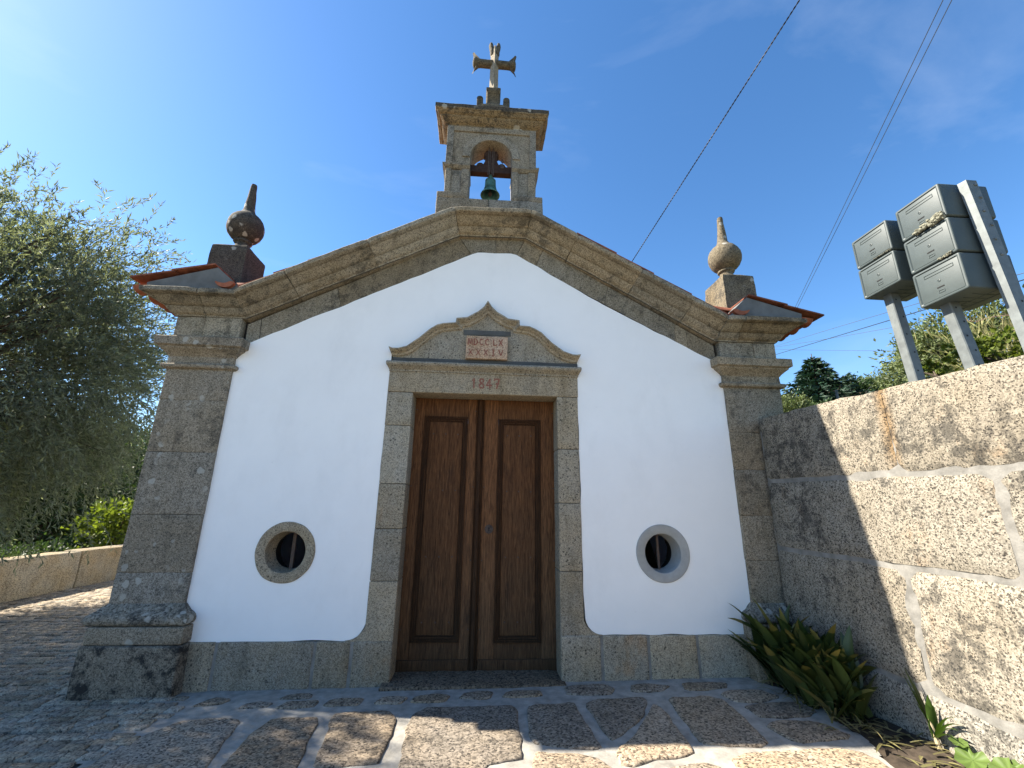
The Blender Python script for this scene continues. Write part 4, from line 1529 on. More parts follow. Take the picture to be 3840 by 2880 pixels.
# ------------------------------------------------------------------ mailboxes and posts
BOX_LABELS = {
    (0, 1): 'upper grey plastic mailbox of the far pair, with no thick lichen',
    (0, 0): 'grey plastic mailbox at the bottom of the far pair, over the leftmost steel post',
    (1, 2): 'grey plastic mailbox topping the stack of three, lichen along its lower edge',
    (1, 1): 'middle grey plastic mailbox in the stack of three, between two others',
    (1, 0): 'lowest grey plastic mailbox, at the bottom of the stack of three',
}


def build_mailboxes():
    proto = None
    W_, H_, X0, X1 = .345, .282, 3.30, 3.70
    for (st, yc, z0, n) in ((0, -1.575, 3.30, 2), (1, -2.005, 3.003, 3)):
        for k in range(n):
            loc = (3.50, yc, z0 + k * .2935)
            if proto is None:
                proto = empty('mailbox', (3.50, yc, z0), 'x', 'mailbox', 'mailboxes on the steel posts')
                cx, cy, cz = 3.50, yc, z0
                # body with rounded edges, front tapering slightly
                m = MB()
                def rr(x, w, z_lo, z_hi, r):
                    pts = []
                    for (sy, sz, a0) in ((1, 1, 0), (-1, 1, 90), (-1, -1, 180), (1, -1, 270)):
                        oy = cy + sy * (w - r); oz = (z_hi - r) if sz > 0 else (z_lo + r)
                        for q in range(5):
                            a = R(a0 + 90 * q / 4)
                            pts.append((x, oy + r * math.cos(a), oz + r * math.sin(a)))
                    return pts
                w = W_ / 2
                zl, zh = cz, cz + H_
                prof = [(X0 + .008, .022, .010), (X0, .016, .010), (X0, .008, .012), (X0 + .003, .002, .014), (X0 + .008, 0, .014), (X0 + .22, .000, .012), (X0 + .222, .004, .014), (X0 + .228, .004, .014), (X0 + .230, 0, .016), (X0 + .300, 0, .016), (X0 + .302, .004, .014), (X0 + .306, .004, .014), (X0 + .308, -.002, .016), (X1 - .012, -.002, .018), (X1, .010, .016)]
                # proud rim round the door
                secs = [rr(x, w - i, zl + i, zh - i, r_) for x, i, r_ in prof]
                m.loft(secs, True, True, 0, 1.0)
                m.build('box_body', [M_BOX], proto, sharp=45)
                m = MB()
                m.box(X0 + .005, X0 + .016, cy - w + .0225, cy + w - .0225, zl + .0225, zh - .0225, .003, 0, .2)
                d = m.build('front_door', [M_BOX], proto)
                m = MB()   # moulded name strip and number recess
                def frame(ya, yb, za, zb, t_=.003):
                    for (p, q, r_, s_) in ((ya, yb, za, za + t_), (ya, yb, zb - t_, zb), (ya, ya + t_, za, zb), (yb - t_, yb, za, zb)):
                        m.box(X0 + .0015, X0 + .0075, p, q, r_, s_, .0008, 0, .3, 0, 1.25)
                frame(cy - .115, cy + .095, zh - .075, zh - .050)
                m.build('name_strip', [M_BOX], d)
                m = MB()
                frame(cy - .022, cy + .022, zl + .055, zl + .076)
                m.build('number_recess', [M_BOX], d)
                m = MB()
                m.box(X0 + .003, X0 + .0072, cy - .026, cy + .026, zl + .094, zl + .104, .001, 0, .2)
                m.build('letter_slot', [M_SLOT], d)
                m = MB()
                m.lathe([(.004, 0), (.011, 0), (.011, .004), (.007, .005), (.0065, .002), (.001, .002)], (X0 + .0065, cy, zl + .150), 14, axis=Matrix.Rotation(R(-90), 3, 'Y'))
                m.build('lock', [M_BOX], d)
                m = MB()    # ribs under the box
                for q in (-.09, -.03, .03, .09):
                    m.box(X0 + .12, X1 - .10, cy + q - .003, cy + q + .003, zl - .004, zl + .004, .001, 0, .3)
                m.build('floor_rib', [M_BOX], proto)
                o = proto
            else:
                o = proto.copy(); COL.objects.link(o)
                for ch in proto.children:
                    c = ch.copy(); COL.objects.link(c); c.parent = o
                    for g in ch.children:
                        h = g.copy(); COL.objects.link(h); h.parent = c
            o.location = loc
            o['label'] = BOX_LABELS[(st, k)]
    # galvanised channel posts
    labs = ['galvanised steel post under the far pair of mailboxes, leftmost of three', 'galvanised steel post under the stack of three mailboxes, middle of three', 'galvanised steel post bolted to the near side of the three mailboxes, tallest']
    for i, (base, top, w, dpt) in enumerate((((3.47, -1.535, 2.30), (3.45, -1.505, 3.30), .085, .075), ((3.485, -1.945, 2.30), (3.435, -1.925, 3.002), .085, .075), ((3.575, -2.235, 2.30), (3.485, -2.225, 3.85), .105, .050))):
        p = empty('steel_post', base, labs[i], 'post', 'posts carrying the mailboxes')
        B, T = Vector(base), Vector(top)
        m = MB()
        t_ = .004
        if i < 2:   # box section turned a little
            sect = [(-w / 2 + .006, -dpt / 2), (w / 2 - .006, -dpt / 2), (w / 2, -dpt / 2 + .006), (w / 2, dpt / 2 - .006), (w / 2 - .006, dpt / 2), (-w / 2 + .006, dpt / 2), (-w / 2, dpt / 2 - .006), (-w / 2, -dpt / 2 + .006)]
        else:       # open channel: web to the camera, flanges back
            sect = [(-w / 2, 0), (-w / 2 + .012, -dpt), (w / 2 - .01, -dpt), (w / 2, -dpt + .01), (w / 2, 0), (w / 2 - t_, 0), (w / 2 - t_, -dpt + .012), (w / 2 - .012, -dpt + t_), (-w / 2 + .014, -dpt + t_), (-w / 2 + t_, 0)]
            sect = [(x, y + .03) for x, y in sect]
        m.loft([[B.lerp(T, k / 12) + Vector((x, y, 0)) for x, y in sect] for k in range(13)], True, True, 0, 1.0)
        m.build('post', [M_STEEL], p, sharp=25)
        m = MB()
        yf = -dpt / 2 - .0005 if i < 2 else -dpt + .0295
        for k, f in enumerate(np.linspace(.30, .94, 5) if i < 2 else (.16, .23, .30, .37)):
            c = B.lerp(T, f) + Vector(((.012 if k % 2 else -.008), yf - .0005, 0))
            m = MB()
            m.poly([c + Vector((.0075 * math.cos(a), 0, .0075 * math.sin(a))) for a in np.linspace(0, 2 * math.pi, 11)[:-1]], 0)
            m.build('bolt_hole', [M_SLOT], p, recalc=False)
        if i == 2:
            for f in (.975, .905, .83, .755, .68, .60):
                m = MB()
                c = B.lerp(T, f) + Vector((.022 if int(f * 1000) % 2 else .004, yf, 0))
                m.lathe([(.011, 0), (.011, .003), (.008, .008), (.001, .009)], c, 10, axis=Matrix.Rotation(R(90), 3, 'X'))
                m.build('bolt', [M_STEEL], p)
        m = MB()
        m.box(base[0] - .07, base[0] + .07, base[1] - .07, base[1] + .07, 2.28, 2.36, .01, .004, .05)
        m.build('post_footing', [M_MORTAR], p)
    # lichen growing along the box edges
    for j, (pts, n, s, lab) in enumerate((([(3.295, -1.93, 3.59), (3.297, -2.16, 3.605)], 150, .030, 'thick pale lichen crust below the top box of the three stacked mailboxes'),
                                   ([(3.295, -2.05, 3.30), (3.297, -2.14, 3.30)], 50, .014, 'small pale lichen tuft on the bottom box of the three stacked mailboxes'),
                                   ([(3.295, -1.58, 3.595), (3.30, -1.735, 3.598)], 60, .010, 'brown lichen strip between the two far mailboxes'))):
        V, F, T = [], [], []
        r = random.Random(j)
        A, B = Vector(pts[0]), Vector(pts[1])
        for k in range(n):
            t = r.random() ** (.6 if j == 0 else 1)
            c = A.lerp(B, t) + Vector(((r.random() - .7) * s * .8, 0, (r.random() - .35) * s * (1.6 if t > .55 else .7)))
            q = s * (.25 + r.random() * .35)
            bm = bmesh.new(); bmesh.ops.create_icosphere(bm, subdivisions=1, radius=q)
            b = len(V)
            for v in bm.verts: V.append(tuple(c + v.co * (.7 + .6 * r.random())))
            for f in bm.faces: F.append([b + v.index for v in f.verts]); T.append((.5 if j == 2 else 1) * (.6 + .7 * r.random()))
            bm.free()
        o = raw_mesh('lichen_crust', V, F, M_LICHEN, tint=T, smooth=True)
        tag(o, lab, 'lichen', 'lichen on the mailboxes')


build_mailboxes()


# ------------------------------------------------------------------ foliage
def leaf_cloud(name, P, Dn, L, Wd, mat, parent=None, tint=(.7, 1.3), r=None, fold=.25):
    """P base points, Dn unit directions: one folded diamond per leaf (two tris as one quad)"""
    r = r or nrg
    n = len(P)
    P = np.asarray(P); Dn = np.asarray(Dn)
    Dn = Dn / np.linalg.norm(Dn, axis=1, keepdims=True)
    q = r.normal(size=(n, 3))
    S = np.cross(Dn, q); S /= np.linalg.norm(S, axis=1, keepdims=True) + 1e-9
    N = np.cross(S, Dn)
    Ls = (L * (.7 + .6 * r.random(n)))[:, None]
    Ws = (Wd * (.75 + .5 * r.random(n)))[:, None]
    A = P
    B = P + Dn * Ls * .42 + S * Ws * .5 + N * Ls * fold * .3
    C = P + Dn * Ls
    D_ = P + Dn * Ls * .42 - S * Ws * .5 + N * Ls * fold * .3
    V = np.stack([A, B, C, D_], 1).reshape(-1, 3)
    F = np.arange(4 * n).reshape(n, 4)
    T = tint[0] + (tint[1] - tint[0]) * r.random(n)
    return raw_mesh(name, V, F, mat, parent, T)


def unit(n, r=None):
    r = r or nrg
    v = r.normal(size=(n, 3))
    return v / np.linalg.norm(v, axis=1, keepdims=True)


def crown_points(ells, nclump, per, size, r, shell=.55, sparse=.0):
    """clump centres inside a union of ellipsoids, then twig points round each"""
    cs = []
    vols = np.array([e[3] * e[4] * e[5] for e in ells]); vols = vols / vols.sum()
    for e, f in zip(ells, vols):
        k = max(1, int(nclump * f))
        d = unit(k, r)
        rad = (shell + (1 - shell) * r.random(k))[:, None]
        cs.append(np.array(e[:3]) + d * rad * np.array(e[3:6]))
    C = np.concatenate(cs)
    out = r.normal(size=(len(C), per, 3)) * size * .5
    return C, (C[:, None, :] + out).reshape(-1, 3)


def build_willow():
    base = Vector((-8.9, 1.9, -.3))
    t = empty('willow_leaved_tree', base, 'large grey-green tree with narrow leaves drooping over the left yard', 'tree')
    r = np.random.default_rng(5)
    cen = np.array([-8.75, 2.05, 3.6]); rad = np.array([3.2, 2.45, 2.5])
    # branch clumps: spray of twigs each, leaves in pairs along each twig
    n = 1300
    d = unit(n, r)
    rr = (.40 + .60 * r.random(n) ** .5)
    lump = 1 + .11 * np.sin(d[:, 0] * 5 + 1) * np.cos(d[:, 2] * 6) + .12 * np.sin(d[:, 1] * 7 + 2) + .07 * r.normal(size=n)
    C = cen + d * (rr * lump)[:, None] * rad
    # an out-of-view lobe towards the camera, added to shade the left paving
    C = np.concatenate([C, np.array([-7.7, -.35, 4.3]) + unit(190, r) * (r.random(190) ** .4)[:, None] * np.array([1.2, 1.5, 1.5])])
    C = C[C[:, 2] > 1.35]
    # keep the chapel corner free, and the open strip by the parapet that the sun reaches
    gx = C[:, 0] + 1.1 * C[:, 2]; gy = C[:, 1] - .238 * C[:, 2]
    keep = (C[:, 0] < -5.35) & ~((gx > -8.6) & (gy > 2.75 + .75 * (gx + 7.1)) & (gx < -4.5))
    C = C[keep]
    tw = 11
    O = np.repeat(C, tw, 0) + r.normal(size=(len(C) * tw, 3)) * .22
    out = (O - cen) / rad
    out /= np.linalg.norm(out, axis=1, keepdims=True)
    D = out * .9 + r.normal(size=O.shape) * .55
    low = O[:, 2] < 3.4
    D[:, 2] += np.where(low, -.75, .35)
    D /= np.linalg.norm(D, axis=1, keepdims=True)
    per = 17
    s = (np.arange(per) / per)[None, :, None]
    tl = (.34 + .26 * r.random(len(O)))[:, None, None]
    P = O[:, None, :] + D[:, None, :] * s * tl
    P[:, :, 2] -= (s[:, :, 0] ** 2) * .16
    LD = np.repeat(D[:, None, :], per, 1) * .8 + r.normal(size=P.shape) * .45
    P = P.reshape(-1, 3); LD = LD.reshape(-1, 3)
    k = P[:, 0] < -5.0
    leaf_cloud('crown', P[k], LD[k], .088, .020, M_OLIVE, t, (.55, 1.35), r)
    m = MB()
    m.tube([base, base + Vector((.05, .05, .8)), base + Vector((.15, 0, 1.7)), base + Vector((.1, .1, 2.6)), base + Vector((.2, .1, 4.2))], [.30, .22, .19, .15, .05], 12, 0, 1)
    rr_ = random.Random(8)
    for k_ in range(26):
        a = rr_.random() * 6.28; z0 = 1.4 + rr_.random() * 2.4
        s0 = base + Vector((.12, .05, z0 + .3))
        e = Vector((cen[0] + math.cos(a) * rad[0] * .75, cen[1] + math.sin(a) * rad[1] * .75, z0 + 1.0 + rr_.random() * 2.2))
        mid = s0.lerp(e, .5) + Vector((0, 0, .35))
        m.tube([s0, s0.lerp(mid, .6), mid, mid.lerp(e, .6), e], [.07, .055, .04, .025, .008], 6, 0, 1)
    sel = C[r.random(len(C)) < .28]
    for c in sel:
        c = Vector(c); a = Vector(cen) + (c - Vector(cen)) * .55 + Vector((0, 0, -.25))
        m.tube([a, a.lerp(c, .5) + Vector((0, 0, .06)), c], [.012, .008, .003], 4, 0, 1)
    m.build('trunk', [M_BARK], t)


build_willow()


def bush(name, label, cat, c, rad, nclump, per, L, Wd, mat, group=None, seed=1, tint=(.55, 1.35), up=.5, stems=6, shell=.5, lumps=4):
    r = np.random.default_rng(seed)
    c = Vector(c)
    e = empty(name, (c.x, c.y, c.z - rad[2]), label, cat, group)
    ells = [(c.x, c.y, c.z, rad[0] * .8, rad[1] * .8, rad[2] * .85)]
    for k in range(lumps):
        d = unit(1, r)[0]
        s = .35 + .25 * r.random()
        ells.append((c.x + d[0] * rad[0] * .65, c.y + d[1] * rad[1] * .65, c.z + abs(d[2]) * rad[2] * .6 - .1 * rad[2], rad[0] * s, rad[1] * s, rad[2] * s))
    C, P = crown_points(ells, nclump, per, min(rad) * .30, r, shell)
    D = unit(len(P), r) + (P - np.array(c)) / np.array(rad) * .8
    D[:, 2] += up
    leaf_cloud('crown', P, D, L, Wd, mat, e, tint, r)
    m = MB()
    rr = random.Random(seed)
    b = Vector((c.x, c.y, c.z - rad[2] * 1.05))
    for k in range(stems):
        tgt = Vector(C[rr.randrange(len(C))])
        m.tube([b, b.lerp(tgt, .5) + Vector((0, 0, rad[2] * .15)), tgt], [rad[0] * .06, rad[0] * .035, rad[0] * .008], 6)
    m.build('trunk', [M_BARK], e)
    return e


def build_left_greenery():
    g = 'shrubs beyond the parapet'
    labs = ['dark green shrub behind the parapet at the left edge of the photo', 'dark leafy shrub behind the parapet, second from the left', 'shrub with pale leaf tips behind the middle of the parapet', 'low dark shrub behind the parapet beside the bright vine']
    for i, (px, dist, z, rad) in enumerate(((-20, 12.6, .05, (.8, .9, .62)), (60, 13.6, .15, (.9, .9, .60)), (135, 14.8, .0, (.8, .9, .55)), (205, 16.3, .1, (.9, .9, .62)))):
        p = at(px, 1140, dist)
        bush('shrub', labs[i], 'shrub', (p.x, p.y, z), rad, 130, 34, .075, .042, M_BUSH, g, 20 + i, (.6, 1.4), .6)
    p = aty(262, 1140, 5.2)
    bush('vine_bush', 'bright yellow-green leafy vine beside the left pilaster, lit by the sun', 'vine', (-9.35, 7.6, .75), (.75, .9, .8), 80, 22, .13, .085, M_VINE, None, 31, (.7, 1.35), .3)
    labs = ['big dark tree in deep shade beyond the parapet, far left', 'dark round tree beyond the parapet, in the gap under the willow crown', 'leafy green tree beyond the parapet, just left of the pilaster', 'dark tree under the willow crown, between its two neighbours', 'lighter green tree on the slope far behind the parapet']
    for i, (px, py, dist, rad) in enumerate(((40, 1085, 19, (2.8, 2.4, 2.6)), (150, 1085, 21, (2.2, 2.2, 2.0)), (268, 1055, 24, (2.2, 2.4, 2.1)), (95, 1060, 25, (3.0, 2.6, 3.2)), (215, 1015, 34, (3.0, 2.6, 2.4)))):
        p = at(px, py, dist)
        bush('hillside_tree', labs[i], 'tree', p, rad, 210, 40, .17, .10, M_BUSH, 'trees on the slope beyond the parapet', 40 + i, (.35, 1.2), .5, 7)
    for i, (px, py, dist, rad) in enumerate(((-160, 1040, 21, (3.2, 3, 3.4)), (60, 990, 40, (4.5, 4, 3.6)), (320, 1010, 44, (4, 4, 3.6)), (420, 1000, 40, (4, 4, 4)))):
        p = at(px, py, dist)
        bush('hillside_tree', ['tall dark tree beyond the parapet, outside the left edge', 'hazy green tree high on the far slope behind the willow', 'green tree on the far slope behind the left pilaster', 'tree on the far slope hidden behind the chapel'][i], 'tree', p, rad, 190, 36, .24, .14, M_BUSH, 'trees on the slope beyond the parapet', 60 + i, (.4, 1.25), .5, 6)


build_left_greenery()


def build_spruce(label, px, py_tip, dist, zbase, spread, seed, mat=None, name='spruce_tree'):
    r = np.random.default_rng(seed)
    tip = at(px, py_tip, dist)
    b = Vector((tip.x, tip.y, zbase))
    H = tip.z - zbase
    e = empty(name, b, label, 'tree')
    m = MB()
    m.tube([b, b + Vector((0, 0, H * .5)), tip], [.16, .09, .012], 8)
    P, D = [], []
    nw = int(H * 4.6)
    for i in range(nw):
        f = i / nw
        z = H * (.04 + .95 * f)
        rad = spread * (1 - f) ** 1.15 * (.85 + .3 * r.random()) + .04
        for k in range(8):
            a = 2 * math.pi * (k + r.random() * .7) / 8
            d = np.array([math.cos(a), math.sin(a), 0])
            L = rad * (.7 + .5 * r.random())
            n = max(3, int(L / .045))
            s = (np.arange(n) + r.random(n)) / n
            droop = -.28 * s * L + .20 * s ** 2.5 * L
            pts = np.array([b.x, b.y, b.z + z]) + d * (s * L)[:, None]
            pts[:, 2] += droop
            sid = np.cross(d, [0, 0, 1])
            for q in range(4):
                off = (r.random(n) - .5) * .55 * (1 - s * .6) * L ** .7
                pp = pts + sid * off[:, None]
                pp[:, 2] += r.normal(size=n) * .04 - abs(off) * .25
                P.append(pp)
                dd = d * .8 + sid * np.sign(off)[:, None] * .6 + r.normal(size=(n, 3)) * .25
                dd[:, 2] -= .12
                D.append(dd)
            m.tube([(b.x, b.y, b.z + z), tuple(np.array([b.x, b.y, b.z + z]) + d * L * .9 + np.array([0, 0, -.10 * L]))], [.022, .004], 4, cap=False)
    m.build('trunk', [M_BARK], e)
    leaf_cloud('crown', np.concatenate(P), np.concatenate(D), .20, .075, mat or M_SPRUCE, e, (.5, 1.4), r)


def build_right_trees():
    build_spruce('dark green spruce with a pointed top behind the retaining wall, right of the chapel', 1752, 764, 20, 2.4, 5.6, 3)
    # pine: whorled limbs with dense needle pads
    r = np.random.default_rng(9)
    tip = at(1996, 752, 22)
    b = Vector((tip.x, tip.y, 2.4))
    e = empty('pine_tree', b, 'dark pine with spreading needle pads behind the leftmost mailbox post', 'tree')
    m = MB(); H = tip.z - b.z
    m.tube([b, b.lerp(tip, .5) + Vector((.05, 0, 0)), tip], [.14, .09, .03], 8)
    P, D = [], []
    for i in range(9):
        z = H * (.28 + .72 * i / 8.)
        L = 1.25 * (1 - .62 * i / 8.)
        for k in range(6):
            a = 6.283 * (k + r.random()) / 6
            end = Vector((b.x + math.cos(a) * L, b.y + math.sin(a) * L, b.z + z + .10))
            m.tube([(b.x, b.y, b.z + z - .1), end], [.03, .008], 5)
            for q in range(4):
                c = Vector((b.x, b.y, b.z + z - .05)).lerp(end, .45 + .2 * q) 
                pts = np.array(c) + r.normal(size=(75, 3)) * np.array([.13, .13, .07])
                P.append(pts); dd = r.normal(size=(75, 3)); dd[:, 2] += .6; D.append(dd)
    m.build('trunk', [M_BARK], e)
    leaf_cloud('crown', np.concatenate(P), np.concatenate(D), .13, .028, M_PINE, e, (.5, 1.4), r)
    # broad-leaved trees and bushes along the terrace
    specs = [
        ('broadleaf_tree', 'round light-green tree with clustered leaves between the middle and right mailbox posts', 2085, 745, 13.0, (1.15, 1.2, 1.0), M_BROAD, 240, 30, .095, .05),
        ('broadleaf_tree', 'clustered light-green tree just left of the middle mailbox post', 2030, 768, 12.5, (.55, .7, .75), M_BROAD, 130, 28, .09, .045),
        ('broadleaf_tree', 'small olive-green tree far behind the wall beside the pine', 1938, 822, 24, (.85, .9, .95), M_BROAD, 120, 30, .12, .06),
        ('broadleaf_tree', 'small round green tree far behind the wall, left of the olive-green one', 1838, 850, 27, (1.15, 1.1, .85), M_BUSH, 120, 30, .14, .08),
        ('broadleaf_tree', 'low tree far behind the wall, between two small ones', 1888, 846, 30, (.9, 1.1, .9), M_BROAD, 100, 30, .14, .08),
        ('hedge_bush', 'olive-green bush against the right pilaster, below the spruce', 1703, 889, 12, (.50, .55, .42), M_BROAD, 130, 30, .075, .030),
        ('hedge_bush', 'low bush at the foot of the spruce', 1775, 890, 15, (.7, .6, .32), M_BUSH, 110, 28, .085, .04),
    ]
    for i, (nm, lab, px, py, dist, rad, mat, nc, per, L, Wd) in enumerate(specs):
        p = at(px, py, dist)
        bush(nm, lab, 'tree' if 'tree' in nm else 'bush', p, rad, nc, per, L, Wd, mat, 'trees and bushes on the terrace', 80 + i, (.5, 1.45), .5, 6)
    # bright leafy brambles and dry grass at the right edge of the wall top
    r = np.random.default_rng(4)
    for i, (lab, px, py, dist, rad) in enumerate((('bright green bramble on the wall top beside the right mailbox post', 2165, 752, 6.0, (.34, .34, .16)), ('small bright green bramble on the wall top between the first two mailbox posts', 2020, 800, 6.3, (.30, .25, .08)))):
        p = at(px, py, dist)
        bush('bramble', lab, 'bramble', p, rad, 55 if i == 0 else 26, 14, .055, .036, M_VINE, 'brambles on the wall top', 100 + i, (.45, 1.1), .5, 4)
    P, D = [], []
    for k in range(620):
        c = at(2105 + r.random() * 120, 770, 6.6 + r.random() * 1.6)
        base = np.array([c.x, c.y, 2.45])
        h = .75 + r.random() * .65
        d = np.array([r.normal() * .22, r.normal() * .22, 1.0])
        for q in range(7):
            P.append(base + d * h * q / 7); D.append(d + r.normal(size=3) * .30)
    o = leaf_cloud('dry_grass', np.array(P), np.array(D), .20, .008, M_DRYGR, None, (.6, 1.4), r)
    tag(o, 'pale dry grass standing behind the wall at the right edge', 'grass', kind='stuff')
    # thin post in the terrace
    m = MB()
    p = at(1812, 872, 6.6)
    m.loft([[(p.x + x, p.y + y, z) for x, y in ((-.012, -.01), (.012, -.01), (.012, .01), (-.012, .01))] for z in (2.3, p.z + .01, p.z + .13, p.z + .155)], True, True)
    m.lathe([(.016, 0), (.016, .012), (.004, .02)], (p.x, p.y, p.z + .155), 8)
    o = m.build('thin_stake', [M_STEEL]); tag(o, 'short thin grey stake on the wall top in front of the spruce', 'stake')


build_right_trees()


# ------------------------------------------------------------------ cables
def cable(label, pts, rad, mat, sag=0.0, twist=False, group='overhead cables'):
    A, B = pts[0], pts[-1]
    n = 40
    P = []
    for k in range(n + 1):
        t = k / n
        if len(pts) == 2: p = A.lerp(B, t)
        else: p = (A * (1 - t) ** 2 + pts[1] * 2 * t * (1 - t) + B * t * t)
        p = p + Vector((0, 0, -sag * 4 * t * (1 - t)))
        P.append(p)
    m = MB()
    if twist:
        fine = []
        for i in range(n):
            for q in range(12): fine.append(P[i].lerp(P[i + 1], q / 12))
        for s in (0, math.pi):
            m.tube([p + Vector((math.cos(i * .9 + s) * rad * .5, 0, math.sin(i * .9 + s) * rad * .5)) for i, p in enumerate(fine)], rad * .6, 5, 0, 1)
    else:
        m.tube(P, rad, 5)
    o = m.build('overhead_cable', [mat])
    tag(o, label, 'cable', group)


def ext(a, b, t): return a + (b - a) * t


def build_cables():
    a, b = at(1365, 565, 15), at(1727, 0, 9.5)
    cable('thick twisted black cable crossing the sky from the gable to the top of the photo', [ext(a, b, -.25), ext(a, b, 1.5)], .017, M_CABLE, 0, True)
    for i, (p, q, lab) in enumerate((((1717, 665), (2037, 0), 'thin cable running up the right sky, left one of the close pair'), ((1722, 665), (2056, 0), 'thin cable running up the right sky, right one of the close pair'))):
        a, b = at(*p, 30), at(*q, 14)
        cable(lab, [ext(a, b, -.15), ext(a, b, 1.6)], .011, M_CABLE2, .0)
    Zq = lambda x, y: ((2750 + x / 2.029) / DX, (1100 + y / 2.029) / DX)
    def c3(p, q, r_, d0, d1, rad, lab, mat=M_CABLE2):
        A, B = at(*Zq(*p), d0), at(*Zq(*r_), d1)
        M = at(*Zq(*q), (d0 + d1) / 2)
        ctl = M * 2 - (A + B) / 2
        cable(lab, [A, ctl, B], rad, mat)
    c3((300, 408), (900, 225), (2300, -180), 30, 14, .009, 'thin cable above the black one behind the mailbox posts')
    c3((310, 470), (900, 292), (2300, -130), 28, 13, .013, 'black cable sweeping up behind the mailbox posts', M_CABLE)
    c3((300, 412), (1180, 265), (2350, 0), 32, 16, .009, 'thin cable below the black one behind the mailbox posts')
    c3((310, 424), (760, 434), (1700, 438), 34, 30, .009, 'level thin cable over the spruce top')
    c3((860, 722), (1180, 632), (1700, 500), 34, 26, .009, 'low thin cable just above the small trees')
    c3((1000, 760), (1335, 380), (1750, -110), 26, 18, .012, 'steep cable with clips between the first two mailbox posts')
    c3((2120, 130), (2212, 30), (2420, -220), 16, 13, .010, 'thin cable at the right edge beside the mailbox stack')
    # bramble runner arching over the wall
    m = MB()
    pts = [Vector(at(*Zq(x, y), 7.2)) for x, y in ((2110, 165), (2020, 172), (1930, 188), (1850, 215), (1790, 210), (1755, 190), (1750, 172), (1768, 180))]
    m.tube(pts, .006, 5)
    for i in range(12):
        t = rng.random() * (len(pts) - 1.01); k = int(t)
        p = pts[k].lerp(pts[k + 1], t - k)
        m.tube([p, p + Vector(((rng.random() - .5) * .10, (rng.random() - .5) * .06, (rng.random() - .4) * .10))], [.004, .001], 4)
    o = m.build('bare_runner', [plain('bramble_stem', (.16, .10, .085), .8)])
    tag(o, 'bare brown bramble runner arching between the middle and right mailbox posts', 'twig')


build_cables()


# ------------------------------------------------------------------ plants by the wall
def blade(V, F, T, MI, base, az, L, w, lean, droop, tint, mat, r, tipmat=None, twist=.0):
    n = 8
    d = np.array([math.cos(az), math.sin(az), 0]); s = np.array([-math.sin(az), math.cos(az), 0])
    p = np.array(base, float)
    el = math.pi / 2 - lean
    b0 = len(V)
    for k in range(n + 1):
        t = k / n
        ww = w * (math.sin(math.pi * min(1, (.10 + .90 * t) ** .8)) ** .75 if t < 1 else 0.02) * .5 + .003 * (1 - t)
        e = el - droop * t * t
        fw = d * math.cos(e) + np.array([0, 0, math.sin(e)])
        up = -d * math.sin(e) + np.array([0, 0, math.cos(e)])
        ss = s * math.cos(twist * t) + up * math.sin(twist * t)
        V += [tuple(p - ss * ww + up * ww * .35), tuple(p), tuple(p + ss * ww + up * ww * .35)]
        p = p + fw * (L / n)
    for k in range(n):
        a = b0 + 3 * k
        for j in (0, 1):
            F.append((a + j, a + j + 1, a + j + 4, a + j + 3)); T.append(tint * (.92 + .1 * j))
            MI.append(mat if (tipmat is None or k < n - 2) else tipmat)


def build_clump():
    r = random.Random(12)
    base = Vector((2.86, -.45, gz(2.9, -.45)))
    e = empty('strap_leaf_plant', base, 'dense clump of dark strap-leaved plants with yellowing tips in the corner by the wall', 'plant')
    V, F, T, MI = [], [], [], []
    for k in range(260):
        y = -.20 - r.random() * .80
        f = (y + .2) / -.8
        x = 2.66 + .30 * r.random() + .05 * f
        x = min(x, wx(y) - .03)
        b = (x, y, gz(x, y) - .01 + .30 * r.random() ** 1.6)
        az = math.radians(r.uniform(150, 330)) if r.random() < .78 else r.random() * 6.28
        lean = r.uniform(.05, .85)
        L = r.uniform(.34, .60) * (1 - .30 * f)
        if x + math.cos(az) * L * math.sin(lean) > wx(y) - .02: az = math.pi - az
        yel = r.random()
        mat = 1 if yel < .10 else 0
        blade(V, F, T, MI, b, az, L, r.uniform(.07, .115), lean, r.uniform(.1, .8), r.uniform(.6, 1.35), mat, r, 1 if r.random() < .35 else None, r.uniform(-.5, .5))
    raw_mesh('leaves', V, F, [M_STRAP, M_STRAPY], e, T, True, MI)
    V, F, T, MI = [], [], [], []
    for k in range(45):
        y = -.2 - r.random() * .9; x = 2.62 + .25 * r.random()
        blade(V, F, T, MI, (x, y, gz(x, y)), math.radians(r.uniform(170, 320)), r.uniform(.14, .34), .012, r.uniform(.4, 1.3), 1.2, r.uniform(.6, 1.2), 0, r)
    raw_mesh('dead_leaves', V, F, [M_DRYGR], e, T, True)


build_clump()


